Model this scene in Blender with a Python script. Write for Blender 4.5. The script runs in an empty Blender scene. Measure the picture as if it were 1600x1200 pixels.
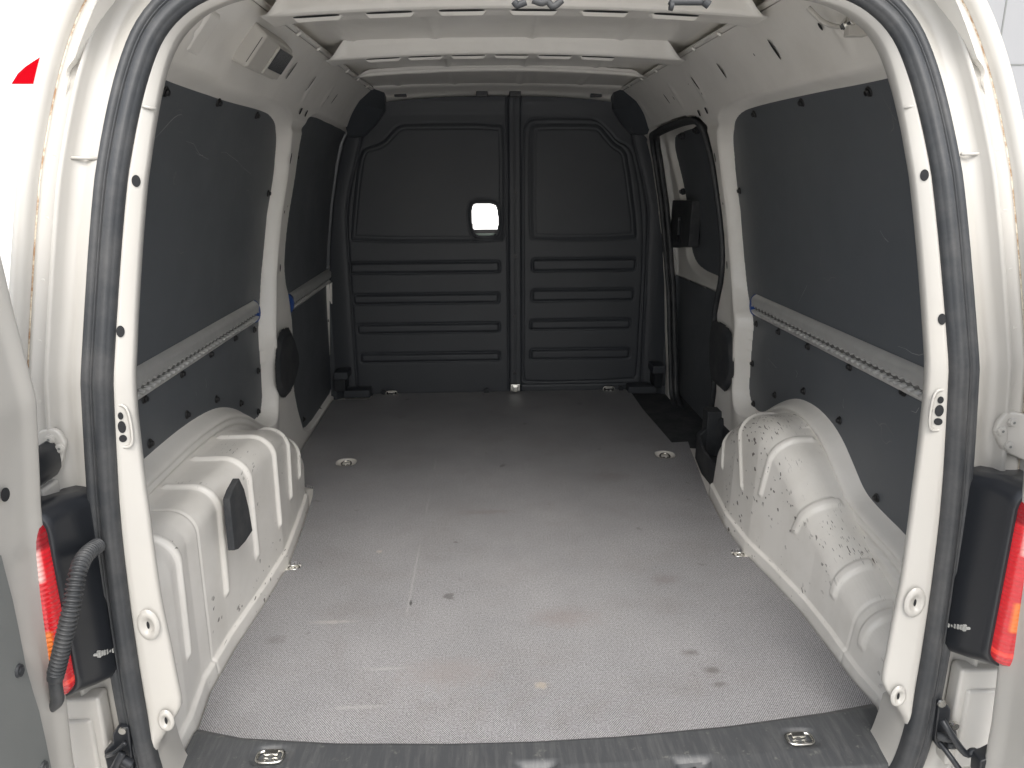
import bpy, bmesh, math, random
import numpy as np
from mathutils import Vector, Matrix
random.seed(4); rng = np.random.RandomState(4)
S = bpy.context.scene
COL = S.collection

# ---------------------------------------------------------------- camera
PITCH, YAW, ROLL, FPX = math.radians(15.7627), math.radians(2.3096), math.radians(-.3432), 1170.0
CAM = np.array([-.0804, -1.12, .97])
cy, sy, cp, sp = math.cos(YAW), math.sin(YAW), math.cos(PITCH), math.sin(PITCH)
FW = np.array([sy*cp, cy*cp, -sp]); RT = np.array([cy, -sy, 0.]); UP = np.cross(RT, FW)
RT, UP = math.cos(ROLL)*RT + math.sin(ROLL)*UP, -math.sin(ROLL)*RT + math.cos(ROLL)*UP
cd = bpy.data.cameras.new('camera'); cam = bpy.data.objects.new('camera', cd); COL.objects.link(cam)
M = Matrix(((RT[0], UP[0], -FW[0], CAM[0]), (RT[1], UP[1], -FW[1], CAM[1]), (RT[2], UP[2], -FW[2], CAM[2]), (0, 0, 0, 1)))
cam.matrix_world = M
cd.sensor_fit = 'HORIZONTAL'; cd.sensor_width = 36.0; cd.lens = 36.0*FPX/1600; cd.clip_start = .02; cd.clip_end = 2000
S.camera = cam

# ---------------------------------------------------------------- world and sun
SUN_EL, SUN_AZ = math.radians(52), math.radians(176)      # azimuth measured from +Y clockwise
w = bpy.data.worlds.new('World'); S.world = w; w.use_nodes = True
nt = w.node_tree; nt.nodes.clear()
sky = nt.nodes.new('ShaderNodeTexSky'); sky.sky_type = 'NISHITA'; sky.sun_disc = False
sky.sun_elevation = SUN_EL; sky.sun_rotation = SUN_AZ; sky.dust_density = 4.0; sky.air_density = 1.2
hs = nt.nodes.new('ShaderNodeHueSaturation'); hs.inputs['Saturation'].default_value = .35
bg = nt.nodes.new('ShaderNodeBackground'); bg.inputs['Strength'].default_value = .15
wo = nt.nodes.new('ShaderNodeOutputWorld')
nt.links.new(sky.outputs[0], hs.inputs['Color']); nt.links.new(hs.outputs[0], bg.inputs[0]); nt.links.new(bg.outputs[0], wo.inputs[0])
sd = bpy.data.lights.new('sun', 'SUN'); sd.energy = 1.0; sd.angle = math.radians(40); sd.color = (1, .96, .9)
so = bpy.data.objects.new('sun', sd); COL.objects.link(so)
dirv = Vector((math.sin(SUN_AZ)*math.cos(SUN_EL), math.cos(SUN_AZ)*math.cos(SUN_EL), math.sin(SUN_EL)))
so.rotation_euler = dirv.to_track_quat('Z', 'Y').to_euler(); so.location = (0, -6, 8)
S.view_settings.view_transform = 'Standard'; S.view_settings.look = 'None'
S.view_settings.gamma = 1; S.view_settings.use_curve_mapping = False
S.view_settings.exposure = 1.05
S.render.engine = 'CYCLES'; S.cycles.use_denoising = True; S.cycles.max_bounces = 10; S.cycles.diffuse_bounces = 7

# ---------------------------------------------------------------- measuring rays onto real surfaces
def ray(px, py): return (px-800)/FPX*RT - (py-600)/FPX*UP + FW
def at(px, py, axis, val):
    d = ray(px, py); return CAM + d*(val-CAM[axis])/d[axis]
def Yo(z): return np.interp(z, [-.2, .7, .964, 1.2, 1.35], [-.125, -.11, -.055, .015, .06])
def on_rear(px, py, off=0.):
    d = ray(px, py); t = 1.
    for _ in range(50): t = (Yo((CAM+d*t)[2])+off-CAM[1])/d[1]
    return CAM+d*t
WZ = [-.3, 0, .15, .3, .5, .683, .85, 1.014, 1.092, 1.146, 1.2, 1.285, 1.4]
WX = [.76, .755, .750, .738, .728, .712, .688, .653, .630, .602, .570, .500, .40]
def Wf(z): return np.interp(z, WZ, WX)
def on_wall(px, py, side, off=0.):
    d = ray(px, py); t = 1.5
    for _ in range(80):
        t = .5*t + .5*(side*(Wf((CAM+d*t)[2])+off)-CAM[0])/d[0]
    return CAM+d*t
def wall_pts(pts, side, off=0.): return [tuple(on_wall(x, y, side, off)[1:]) for x, y in pts]

# ---------------------------------------------------------------- 2D helpers
def chaikin(pts, n=2, closed=True):
    P = np.array(pts, float)
    for _ in range(n):
        if closed:
            Q = np.roll(P, -1, 0); P = np.stack([P*.75+Q*.25, P*.25+Q*.75], 1).reshape(-1, P.shape[1])
        else:
            A, B = P[:-1], P[1:]; m = np.stack([A*.75+B*.25, A*.25+B*.75], 1).reshape(-1, P.shape[1])
            P = np.vstack([P[:1], m[1:-1], P[-1:]])
    return P
def sdf(U, V, poly):
    P = np.array(poly, float); sh = U.shape; u = U.ravel(); v = V.ravel()
    d = np.full(u.shape, 1e9); ins = np.zeros(u.shape, bool)
    for i in range(len(P)):
        a = P[i]; b = P[(i+1) % len(P)]; e = b-a; L = e@e+1e-12
        t = np.clip(((u-a[0])*e[0]+(v-a[1])*e[1])/L, 0, 1)
        d = np.minimum(d, (u-a[0]-t*e[0])**2+(v-a[1]-t*e[1])**2)
        c = ((a[1] > v) != (b[1] > v)) & (u < (b[0]-a[0])*(v-a[1])/(b[1]-a[1]+1e-12)+a[0])
        ins ^= c
    d = np.sqrt(d); d[ins] *= -1
    return d.reshape(sh)
def sdf_line(U, V, pts):
    P = np.array(pts, float); d = np.full(U.shape, 1e9)
    for a, b in zip(P[:-1], P[1:]):
        e = b-a; t = np.clip(((U-a[0])*e[0]+(V-a[1])*e[1])/(e@e+1e-12), 0, 1)
        d = np.minimum(d, np.hypot(U-a[0]-t*e[0], V-a[1]-t*e[1]))
    return d
def ss(x, a, b):
    t = np.clip((x-a)/(b-a), 0, 1); return t*t*(3-2*t)
def bump(d, w): return np.where(np.abs(d) < w, .5+.5*np.cos(np.pi*np.clip(d/w, -1, 1)), 0)

# ---------------------------------------------------------------- objects
def link(name, me, parent=None, kind=None):
    o = bpy.data.objects.new(name, me); COL.objects.link(o)
    if parent is not None: o.parent = parent
    if kind: o['kind'] = kind
    return o
def mesh_obj(name, verts, faces, mat, parent=None, smooth=True, mats=None, midx=None):
    me = bpy.data.meshes.new(name); me.from_pydata([tuple(map(float, v)) for v in verts], [], [tuple(map(int, f)) for f in faces])
    for m in (mats or [mat]): me.materials.append(m)
    me.polygons.foreach_set('use_smooth', [smooth]*len(me.polygons))
    if midx is not None: me.polygons.foreach_set('material_index', midx)
    me.update()
    return link(name, me, parent)
def grid_obj(name, P, mat, parent=None, keep=None, flip=False, mats=None, midx=None, closed_u=False):
    nu, nv = P.shape[:2]
    I = np.arange(nu*nv).reshape(nu, nv)
    if closed_u: I = np.vstack([I, I[:1]])
    a, b, c, d = I[:-1, :-1], I[1:, :-1], I[1:, 1:], I[:-1, 1:]
    F = np.stack([a, b, c, d] if not flip else [a, d, c, b], -1)
    if keep is not None: F = F[keep]
    F = F.reshape(-1, 4)
    me = bpy.data.meshes.new(name)
    me.vertices.add(nu*nv); me.vertices.foreach_set('co', P.reshape(-1).astype(np.float32))
    me.loops.add(F.size); me.loops.foreach_set('vertex_index', F.ravel().astype(np.int32))
    me.polygons.add(len(F)); me.polygons.foreach_set('loop_start', np.arange(0, F.size, 4, dtype=np.int32))
    me.polygons.foreach_set('use_smooth', np.ones(len(F), bool))
    for m in (mats or [mat]): me.materials.append(m)
    if midx is not None: me.polygons.foreach_set('material_index', midx[keep].astype(np.int32).ravel() if keep is not None else midx.astype(np.int32).ravel())
    me.update(calc_edges=True); me.validate()
    return link(name, me, parent)
class BM:
    def __init__(s): s.v = []; s.f = []; s.m = []
    def add(s, V, F, m=0):
        o = len(s.v); s.v += [tuple(v) for v in V]; s.f += [tuple(i+o for i in f) for f in F]; s.m += [m]*len(F)
    def box(s, lo, hi, m=0, rot=None, c=None):
        x0, y0, z0 = lo; x1, y1, z1 = hi
        V = [(x0, y0, z0), (x1, y0, z0), (x1, y1, z0), (x0, y1, z0), (x0, y0, z1), (x1, y0, z1), (x1, y1, z1), (x0, y1, z1)]
        if rot is not None: V = [tuple(np.array(c)+np.array(rot) @ (np.array(v)-np.array(c))) for v in V]
        s.add(V, [(0, 3, 2, 1), (4, 5, 6, 7), (0, 1, 5, 4), (1, 2, 6, 5), (2, 3, 7, 6), (3, 0, 4, 7)], m)
    def prism(s, poly, axis, a, b, m=0):
        n = len(poly)
        def mk(p, t):
            q = list(p); q.insert(axis, t); return tuple(q)
        V = [mk(p, a) for p in poly]+[mk(p, b) for p in poly]
        F = [tuple(range(n))[::-1], tuple(range(n, 2*n))]+[(i, (i+1) % n, n+(i+1) % n, n+i) for i in range(n)]
        s.add(V, F, m)
    def tube(s, pts, r, n=10, m=0, cap=True, closed=False):
        P = [np.array(p, float) for p in pts]; N = len(P)
        rr = r if hasattr(r, '__len__') else [r]*N
        up = np.array([0, 0, 1.]); V = []; prev = None
        for i, p in enumerate(P):
            t = (P[(i+1) % N]-P[i-1]) if closed else (P[min(i+1, N-1)]-P[max(i-1, 0)])
            t = t/(np.linalg.norm(t)+1e-12)
            if prev is None:
                a = np.cross(t, up)
                if np.linalg.norm(a) < .1: a = np.cross(t, [1, 0, 0])
            else: a = prev-t*(prev@t)
            a /= np.linalg.norm(a); prev = a; b = np.cross(t, a)
            for k in range(n):
                th = 2*math.pi*k/n; V.append(p+rr[i]*(math.cos(th)*a+math.sin(th)*b))
        F = []
        for i in range(N if closed else N-1):
            j = (i+1) % N
            for k in range(n): F.append((i*n+k, i*n+(k+1) % n, j*n+(k+1) % n, j*n+k))
        if cap and not closed: F += [tuple(range(n))[::-1], tuple(range((N-1)*n, N*n))]
        s.add(V, F, m)
    def disc(s, c, nrm, r, h, n=16, m=0, r2=None, upv=None, ell=1.):
        # short cylinder / dome button at c along nrm; r2 = radius at far end, ell stretches the second axis
        nrm = np.array(nrm, float); nrm /= np.linalg.norm(nrm); c = np.array(c, float)
        u = np.array(upv if upv is not None else [0, 0, 1.], float); u = u-nrm*(u@nrm)
        if np.linalg.norm(u) < .05: u = np.cross(nrm, [1, 0, 0])
        u /= np.linalg.norm(u); q = np.cross(nrm, u); r2 = r if r2 is None else r2
        ring = lambda rad, hh: [c+nrm*hh+rad*(math.cos(t)*q+ell*math.sin(t)*u) for t in np.linspace(0, 2*math.pi, n, endpoint=False)]
        V = ring(r, 0)+ring(r2, h)
        F = [tuple(range(n, 2*n)), tuple(range(n))[::-1]]+[(i, (i+1) % n, n+(i+1) % n, n+i) for i in range(n)]
        s.add(V, F, m)
    def build(s, name, mats, parent=None, smooth=False, bevel=0., seg=2, wn=True):
        mats = mats if isinstance(mats, (list, tuple)) else [mats]
        o = mesh_obj(name, s.v, s.f, None, parent, smooth, mats=mats, midx=s.m)
        if bevel:
            b = o.modifiers.new('bevel', 'BEVEL'); b.width = bevel; b.segments = seg; b.limit_method = 'ANGLE'; b.angle_limit = math.radians(35)
            o.data.polygons.foreach_set('use_smooth', [True]*len(o.data.polygons))
            if wn: w_ = o.modifiers.new('wn', 'WEIGHTED_NORMAL'); w_.keep_sharp = True
        return o

# ---------------------------------------------------------------- materials
def mat(name, base, rough=.5, metal=0., coat=0., spec=.5, build=None):
    m = bpy.data.materials.new(name); m.use_nodes = True; t = m.node_tree
    b = t.nodes['Principled BSDF']; b.inputs['Base Color'].default_value = (*base, 1); b.inputs['Roughness'].default_value = rough
    b.inputs['Metallic'].default_value = metal; b.inputs['Coat Weight'].default_value = coat; b.inputs['Coat Roughness'].default_value = .12
    b.inputs['Specular IOR Level'].default_value = spec
    if build: build(t, b)
    return m
def N(t, typ, **kw):
    n = t.nodes.new(typ)
    for k, v in kw.items():
        if k in n.inputs: n.inputs[k].default_value = v
        else: setattr(n, k, v)
    return n
def pos(t):
    return N(t, 'ShaderNodeNewGeometry').outputs['Position']
def mapping(t, vec, scale=(1, 1, 1), rot=(0, 0, 0), loc=(0, 0, 0)):
    mp = N(t, 'ShaderNodeMapping'); mp.inputs['Scale'].default_value = scale; mp.inputs['Rotation'].default_value = rot; mp.inputs['Location'].default_value = loc
    t.links.new(vec, mp.inputs[0]); return mp.outputs[0]
def noise(t, vec, scale, detail=3, rough=.5, out='Fac', dist=0.):
    n = N(t, 'ShaderNodeTexNoise'); n.inputs['Scale'].default_value = scale; n.inputs['Detail'].default_value = detail; n.inputs['Roughness'].default_value = rough
    n.inputs['Distortion'].default_value = dist
    t.links.new(vec, n.inputs['Vector']); return n.outputs[out]
def ramp(t, fac, stops):
    r = N(t, 'ShaderNodeValToRGB'); e = r.color_ramp.elements
    while len(e) < len(stops): e.new(.5)
    for el, (p, c) in zip(e, stops):
        el.position = p; el.color = (c, c, c, 1) if not hasattr(c, '__len__') else (*c, 1)
    t.links.new(fac, r.inputs[0]); return r.outputs[0]
def mix(t, fac, a, b, mode='MIX'):
    m = N(t, 'ShaderNodeMix', data_type='RGBA', blend_type=mode)
    for sk, v in ((m.inputs[0], fac), (m.inputs[6], a), (m.inputs[7], b)):
        if hasattr(v, 'is_linked'): t.links.new(v, sk)
        elif hasattr(v, '__len__'): sk.default_value = (*v, 1)
        else: sk.default_value = v
    return m.outputs[2]
def math_(t, op, a, b=None):
    m = N(t, 'ShaderNodeMath', operation=op)
    for i, v in enumerate((a, b)):
        if v is None: continue
        if hasattr(v, 'is_linked'): t.links.new(v, m.inputs[i])
        else: m.inputs[i].default_value = v
    return m.outputs[0]
def bumpn(t, b, h, strength=.2, dist=.001):
    n = N(t, 'ShaderNodeBump'); n.inputs['Strength'].default_value = strength; n.inputs['Distance'].default_value = dist
    t.links.new(h, n.inputs['Height']); t.links.new(n.outputs[0], b.inputs['Normal'])
PAINT = (.85, .825, .775)
def scratches(t, p, amount, seedrot=0.):
    """thin dark nicks: crests of stretched noise in three directions, grouped by a broad mask"""
    a = None
    for i, (rt, sc) in enumerate(((.4, 48), (1.5, 55), (2.5, 40))):
        n_ = noise(t, mapping(t, p, (6, .8, 1.1), (rt*1.3, rt*.6, rt), (i*3.1, i, 2)), sc, 1.5, .5)
        k = ramp(t, n_, [(.715-.035*amount, 0), (.735-.035*amount, 1)])
        a = k if a is None else math_(t, 'MAXIMUM', a, k)
    m = ramp(t, noise(t, p, 7, 4, .6), [(.58-.16*amount, 0), (.66-.14*amount, 1)])
    return math_(t, 'MULTIPLY', a, m)
def paint_build(amount, dirt=.25, PAINT=PAINT):
    def f(t, b):
        p = pos(t)
        d1 = ramp(t, noise(t, p, 5, 6, .62), [(.45, 0), (.8, 1)])
        c = mix(t, math_(t, 'MULTIPLY', d1, dirt), PAINT, (.50, .47, .40))
        c = mix(t, ramp(t, noise(t, p, 2.1, 2), [(.3, 0), (.7, .25)]), c, (.62, .62, .60))
        if amount > 0:
            s_ = scratches(t, p, amount)
            c = mix(t, math_(t, 'MULTIPLY', s_, .85), c, (.07, .055, .045))
            r2 = ramp(t, noise(t, mapping(t, p, (1, 1, 1), loc=(3, 1, 7)), 38, 5, .7), [(.70-.03*amount, 0), (.76, 1)])
            c = mix(t, math_(t, 'MULTIPLY', r2, .35*amount), c, (.36, .24, .13))
            rr = ramp(t, noise(t, p, 30, 4), [(.3, .28), (.7, .45)]); t.links.new(rr, b.inputs['Roughness'])
        t.links.new(c, b.inputs['Base Color'])
        bumpn(t, b, noise(t, p, 6, 2), .12, .01)
    return f
M_paint_dimmed = mat('white_paint_dimmed', PAINT, .34, coat=.3, build=paint_build(0, .25, (.44, .424, .394)))  # same paint as inside, colour darkened to offset strong light on the rear frame
M_paint_in = mat('white_paint_undimmed', PAINT, .40, coat=.25, build=paint_build(0, .3))  # the same white paint at its own brightness
M_scuffed = mat('scuffed_white_paint', PAINT, .36, coat=.25, build=paint_build(.75, .45))
M_worn = mat('worn_white_paint', PAINT, .36, coat=.25, build=paint_build(.3, .4))
M_dark = mat('dark_cavity', (.012, .013, .015), .8)
def lin_build(t, b):
    p = pos(t)
    v = N(t, 'ShaderNodeTexVoronoi', feature='DISTANCE_TO_EDGE'); v.inputs['Scale'].default_value = 3.1
    t.links.new(mapping(t, mix(t, .25, p, noise(t, p, 6, 3, out='Color')), (1, 1, 1), (.3, .8, .2)), v.inputs['Vector'])
    line = ramp(t, v.outputs['Distance'], [(0, 1), (.0022, 0)])
    msk = ramp(t, noise(t, p, 7, 4, .6), [(.60, 0), (.66, 1)])
    s1 = math_(t, 'MULTIPLY', line, msk)
    sp_ = ramp(t, noise(t, p, 95, 2), [(.78, 0), (.82, 1)])
    s1 = math_(t, 'MAXIMUM', math_(t, 'MULTIPLY', s1, .35), math_(t, 'MULTIPLY', sp_, .12))
    base = mix(t, ramp(t, noise(t, p, 1.7, 4, .6), [(.35, 0), (.7, 1)]), (.100, .110, .121), (.116, .124, .133))
    t.links.new(mix(t, s1, base, (.30, .28, .25)), b.inputs['Base Color'])
    t.links.new(ramp(t, noise(t, p, 4, 5, .6), [(.3, .42), (.7, .55)]), b.inputs['Roughness'])
    bumpn(t, b, noise(t, p, 900, 2), .15, .0004)
M_lining = mat('charcoal_lining_board', (.045, .048, .052), .48, build=lin_build)
def plas_build(t, b):
    p = pos(t)
    c = mix(t, ramp(t, noise(t, p, 2.5, 5, .6), [(.35, 0), (.75, 1)]), (.040, .045, .053), (.050, .055, .062))
    f = ramp(t, noise(t, mapping(t, p, (3, 1, 40)), 6, 5, .7), [(.66, 0), (.74, .18)])
    t.links.new(mix(t, f, c, (.11, .11, .11)), b.inputs['Base Color'])
    bumpn(t, b, noise(t, p, 550, 3), .25, .0006)
M_plastic = mat('black_bulkhead_plastic', (.03, .033, .036), .5, build=plas_build)
def rub_build(t, b):
    p = pos(t)
    c = mix(t, ramp(t, noise(t, p, 14, 6, .7), [(.42, 0), (.8, 1)]), (.030, .033, .037), (.075, .075, .075))
    t.links.new(c, b.inputs['Base Color']); bumpn(t, b, noise(t, p, 400, 2), .15, .0005)
M_rubber = mat('rubber', (.03, .03, .033), .5, build=rub_build)
M_slot = mat('dark_slot', (.16, .16, .155), .5)
M_stud = mat('black_stud', (.006, .006, .007), .5)
M_black = mat('black_plastic', (.018, .02, .024), .33)
M_blackmat = mat('matt_black_plastic', (.016, .017, .019), .6, build=rub_build)
def floor_build(t, b):
    p = pos(t); sx = N(t, 'ShaderNodeSeparateXYZ'); t.links.new(p, sx.inputs[0])
    k = 2*math.pi/.0042
    wx = math_(t, 'SINE', math_(t, 'MULTIPLY', sx.outputs[0], k)); wy = math_(t, 'SINE', math_(t, 'MULTIPLY', sx.outputs[1], k*.8))
    mesh = math_(t, 'MULTIPLY', wx, wy)
    fine = noise(t, p, 260, 2, .7)
    h = math_(t, 'ADD', math_(t, 'MULTIPLY', mesh, .5), math_(t, 'MULTIPLY', fine, 1.2))
    base = mix(t, ramp(t, noise(t, p, 3.2, 6, .65), [(.35, 0), (.68, 1)]), (.216, .216, .221), (.264, .262, .266))
    brown = ramp(t, noise(t, mapping(t, p, loc=(5, 2, 0)), 5.5, 5, .7), [(.5, 0), (.72, .4)])
    base = mix(t, brown, base, (.18, .168, .162))
    base = mix(t, ramp(t, h, [(.36, 0), (.84, 1)]), mix(t, 1, base, (.40, .40, .41), 'MULTIPLY'), mix(t, 1, base, (1.65, 1.64, 1.64), 'MULTIPLY'))
    spots = ramp(t, noise(t, mapping(t, p, loc=(1, 9, 0)), 16, 3, .5), [(.69, 0), (.75, .5)])
    base = mix(t, spots, base, (.05, .045, .042))
    # long pale drag marks
    wv = noise(t, mapping(t, p, (22, .55, 1), (0, 0, .05)), 2.2, 3, .6)
    dr = ramp(t, wv, [(.705, 0), (.72, .30), (.735, 0)])
    base = mix(t, dr, base, (.34, .32, .30))
    # the long straight pale line left of centre, running lengthwise
    lx = math_(t, 'ABSOLUTE', math_(t, 'ADD', math_(t, 'ADD', sx.outputs[0], .262), math_(t, 'MULTIPLY', math_(t, 'SUBTRACT', sx.outputs[1], .5), -.015)))
    ln = ramp(t, lx, [(0, .34), (.0035, 0)])
    lm = ramp(t, noise(t, p, 6, 3), [(.42, 0), (.55, 1)])
    rg = ramp(t, math_(t, 'DIVIDE', sx.outputs[1], 2.), [(.12, 0), (.22, 1), (.62, 1), (.72, 0)])
    base = mix(t, math_(t, 'MULTIPLY', math_(t, 'MULTIPLY', ln, lm), rg), base, (.42, .41, .40))
    def blob(cx, cyy, rx, ry, rot, col, amt):
        nonlocal base
        v = mapping(t, p, (1, 1, 1), (0, 0, 0), (-cx, -cyy, 0)); v = mapping(t, v, (1/rx, 1/ry, 0), (0, 0, rot))
        L = N(t, 'ShaderNodeVectorMath', operation='LENGTH'); t.links.new(v, L.inputs[0])
        e = math_(t, 'ADD', L.outputs['Value'], math_(t, 'MULTIPLY', math_(t, 'SUBTRACT', noise(t, p, 60, 4, .7), .5), 1.8))
        base = mix(t, ramp(t, e, [(.25, amt), (1.0, 0)]), base, col)
    for px, py, rx, ry, rot, col, amt in ((1079, 1020, .022, .016, .3, (.10, .09, .085), .6), (1112, 1047, .024, .014, -.2, (.10, .09, .085), .65), (1124, 1069, .02, .010, 0, (.10, .09, .085), .6), (1040, 905, .05, .03, .5, (.16, .14, .14), .5),
        (642, 942, .004, .016, .1, (.03, .03, .03), .9), (592, 862, .010, .010, 0, (.45, .38, .34), .6), (520, 972, .055, .009, .05, (.42, .39, .37), .45), (598, 1045, .06, .007, .9, (.42, .41, .40), .35), (560, 1105, .07, .007, -.6, (.42, .41, .40), .35),
        (845, 1070, .018, .014, 0, (.46, .38, .28), .45), (760, 800, .10, .02, .1, (.17, .14, .125), .4), (955, 745, .09, .05, .1, (.17, .155, .15), .45), (430, 1000, .03, .02, 0, (.14, .13, .13), .5), (880, 965, .10, .05, .3, (.20, .165, .155), .4), (700, 1050, .12, .06, 0, (.24, .21, .20), .4)):
        q = at(px, py, 2, 0); blob(q[0], q[1], rx, ry, rot, col, amt)
    t.links.new(base, b.inputs['Base Color'])
    bumpn(t, b, h, .45, .0009)
M_floor = mat('phenolic_floor_board', (.17, .16, .16), .5, spec=.5, build=floor_build)
def scuffp_build(t, b):
    p = pos(t)
    st = noise(t, mapping(t, p, (34, 3.5, 3)), 3, 6, .7)
    c = mix(t, ramp(t, st, [(.45, 0), (.75, .45)]), (.058, .061, .065), (.150, .152, .150))
    c = mix(t, ramp(t, noise(t, p, 55, 5, .7), [(.6, 0), (.7, .55)]), c, (.20, .20, .18))
    t.links.new(c, b.inputs['Base Color']); bumpn(t, b, noise(t, p, 500, 3), .3, .0008)
M_sill = mat('scratched_sill_plastic', (.04, .044, .05), .45, build=scuffp_build)
def alu_build(t, b):
    p = pos(t)
    t.links.new(ramp(t, noise(t, mapping(t, p, (1, 1, 1)), 60, 5, .7), [(.3, .30), (.7, .5)]), b.inputs['Roughness'])
    t.links.new(mix(t, noise(t, p, 25, 4), (.54, .54, .53), (.68, .68, .66)), b.inputs['Base Color'])
M_alu = mat('anodised_aluminium', (.6, .6, .58), .36, metal=.5, build=alu_build)
M_chrome = mat('zinc_steel', (.75, .74, .70), .25, metal=1.)
M_blue = mat('blue_plastic', (.02, .06, .22), .4)
def lens_build(t, b):
    p = pos(t); sx = N(t, 'ShaderNodeSeparateXYZ'); t.links.new(p, sx.inputs[0]); z = sx.outputs[2]; ax = math_(t, 'ABSOLUTE', sx.outputs[0])
    def band(lo, hi, e=.004):
        r = N(t, 'ShaderNodeMapRange'); t.links.new(z, r.inputs[0]); r.inputs[1].default_value = lo-e; r.inputs[2].default_value = lo
        q = N(t, 'ShaderNodeMapRange'); t.links.new(z, q.inputs[0]); q.inputs[1].default_value = hi; q.inputs[2].default_value = hi+e; q.inputs[3].default_value = 1; q.inputs[4].default_value = 0
        return math_(t, 'MULTIPLY', r.outputs[0], q.outputs[0])
    def outx(lo):
        r = N(t, 'ShaderNodeMapRange'); t.links.new(ax, r.inputs[0]); r.inputs[1].default_value = lo; r.inputs[2].default_value = lo+.004; return r.outputs[0]
    c = mix(t, noise(t, mapping(t, p, (1, 1, 3)), 30, 3), (.50, .008, .014), (.72, .02, .03))
    c = mix(t, band(.50, .60), c, (.26, .006, .012))
    c = mix(t, math_(t, 'MULTIPLY', band(.455, .497), outx(.662)), c, (.80, .50, .46))
    c = mix(t, math_(t, 'MULTIPLY', band(.335, .378), outx(.664)), c, (.82, .20, .03))
    c = mix(t, band(.292, .297, .002), c, (.95, .06, .04))
    t.links.new(c, b.inputs['Base Color'])
    w = math_(t, 'SINE', math_(t, 'MULTIPLY', z, 2*math.pi/.007)); wx = math_(t, 'SINE', math_(t, 'MULTIPLY', ax, 2*math.pi/.006))
    bumpn(t, b, math_(t, 'ADD', w, math_(t, 'MULTIPLY', wx, .5)), .35, .0015)
M_red = mat('red_lens', (.62, .012, .02), .15, coat=.7, build=lens_build)
M_redbright = mat('bright_red_lens_rib', (.85, .035, .03), .2, coat=.5)
M_orange = mat('orange_lens', (.80, .16, .02), .15, coat=.6)
M_clear = mat('pale_pink_lens', (.75, .5, .47), .15, coat=.6)
def trim_build(t, b):
    p = pos(t); t.links.new(mix(t, noise(t, p, 8, 5, .6), (.15, .158, .155), (.19, .198, .192)), b.inputs['Base Color']); bumpn(t, b, noise(t, p, 500, 2), .15, .0005)
M_trim = mat('grey_door_trim', (.16, .17, .165), .5, build=trim_build)
M_grey = mat('grey_lamp_plastic', (.52, .50, .46), .45)
M_lamp_lens = mat('smoked_lamp_lens', (.045, .047, .05), .25)
M_foam = mat('black_foam', (.035, .035, .038), .85, build=rub_build)
def rust_build(t, b):
    p = pos(t)
    t.links.new(mix(t, ramp(t, noise(t, p, 45, 5, .7), [(.45, 0), (.6, 1)]), (.66, .61, .50), (.33, .20, .11)), b.inputs['Base Color'])
M_rust = mat('rusty_sealer', (.4, .3, .2), .7, build=rust_build)
M_print = mat('embossed_print', (.42, .42, .40), .5)
M_greenish = mat('glass_edge', (.52, .66, .60), .3)

# ---------------------------------------------------------------- the setting
def concrete(t, b):
    p = pos(t)
    t.links.new(mix(t, noise(t, p, 1.5, 8, .65), (.56, .55, .53), (.66, .65, .63)), b.inputs['Base Color']); bumpn(t, b, noise(t, p, 40, 5), .3, .01)
M_ground = mat('concrete_ground', (.4, .39, .37), .8, build=concrete)
def clad(t, b):
    p = pos(t)
    t.links.new(mix(t, ramp(t, noise(t, p, 900, 2), [(.4, 0), (.7, .25)]), (.74, .75, .76), (.64, .65, .66)), b.inputs['Base Color'])
M_cladding = mat('white_wall_cladding', (.85, .86, .87), .6, build=clad)
M_cladgrey = mat('light_grey_cladding', (.27, .275, .285), .6)
M_signred = mat('red_sign_paint', (.36, .0008, .006), .9, spec=.05)
g = BM(); g.box((-60, -60, -.80), (60, 60, -.58)); go = g.build('ground', M_ground); go['kind'] = 'structure'

def thing(name, label, cat, loc=(0, 0, 0)):
    o = bpy.data.objects.new(name, None); COL.objects.link(o); o.location = loc
    o['label'] = label; o['category'] = cat; o.empty_display_size = .2
    return o

# ================================================================ the van
van = thing('cargo_van', 'white panel van seen through its open rear doors, empty cargo bay lined with charcoal boards', 'van', (0, 0, -.58))
def child(o, parent):
    o.parent = parent; o.matrix_parent_inverse = Matrix.Identity(4)
VAN_OFF = Vector((0, 0, .58))
# parts are modelled in world metres; this shifts them under the van's Empty
_link0 = link
def link(name, me, parent=None, kind=None):
    o = _link0(name, me, None, kind)
    if parent is not None:
        o.parent = parent
        if parent is van: o.location = VAN_OFF
    return o
def merge(a, b):
    """fold mesh b into mesh a (same part)"""
    bm = bmesh.new(); bm.from_mesh(a.data); n0 = len(a.data.materials)
    for m in b.data.materials: a.data.materials.append(m)
    tmp = b.data.copy()
    for p in tmp.polygons: p.material_index += n0
    bm.from_mesh(tmp); bm.to_mesh(a.data); bm.free()
    me = b.data; bpy.data.objects.remove(b); bpy.data.meshes.remove(me); bpy.data.meshes.remove(tmp)

# ---------------------------------------------------------------- floor
FL = [(.607, .041), (.620, .147), (.615, .29), (.598, .477), (.588, .649), (.60, .85), (.618, 1.06), (.632, 1.14), (.742, 1.20), (.748, 1.5), (.750, 2.10), (.60, 2.10), (.585, 2.115), (.58, 2.19)]
FR = [(.647, .048), (.640, .123), (.636, .36), (.620, .516), (.601, .649), (.597, .80), (.617, 1.02), (.646, 1.231), (.668, 1.40), (.681, 1.482), (.618, 1.476), (.597, 1.88), (.595, 2.19)]
front = [(-.52, .015), (-.35, -.006), (-.15, -.017), (.0, -.019), (.15, -.014), (.35, .002), (.54, .028)]
outer = [(-x, y) for x, y in FL[::-1]] + front + FR
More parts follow.
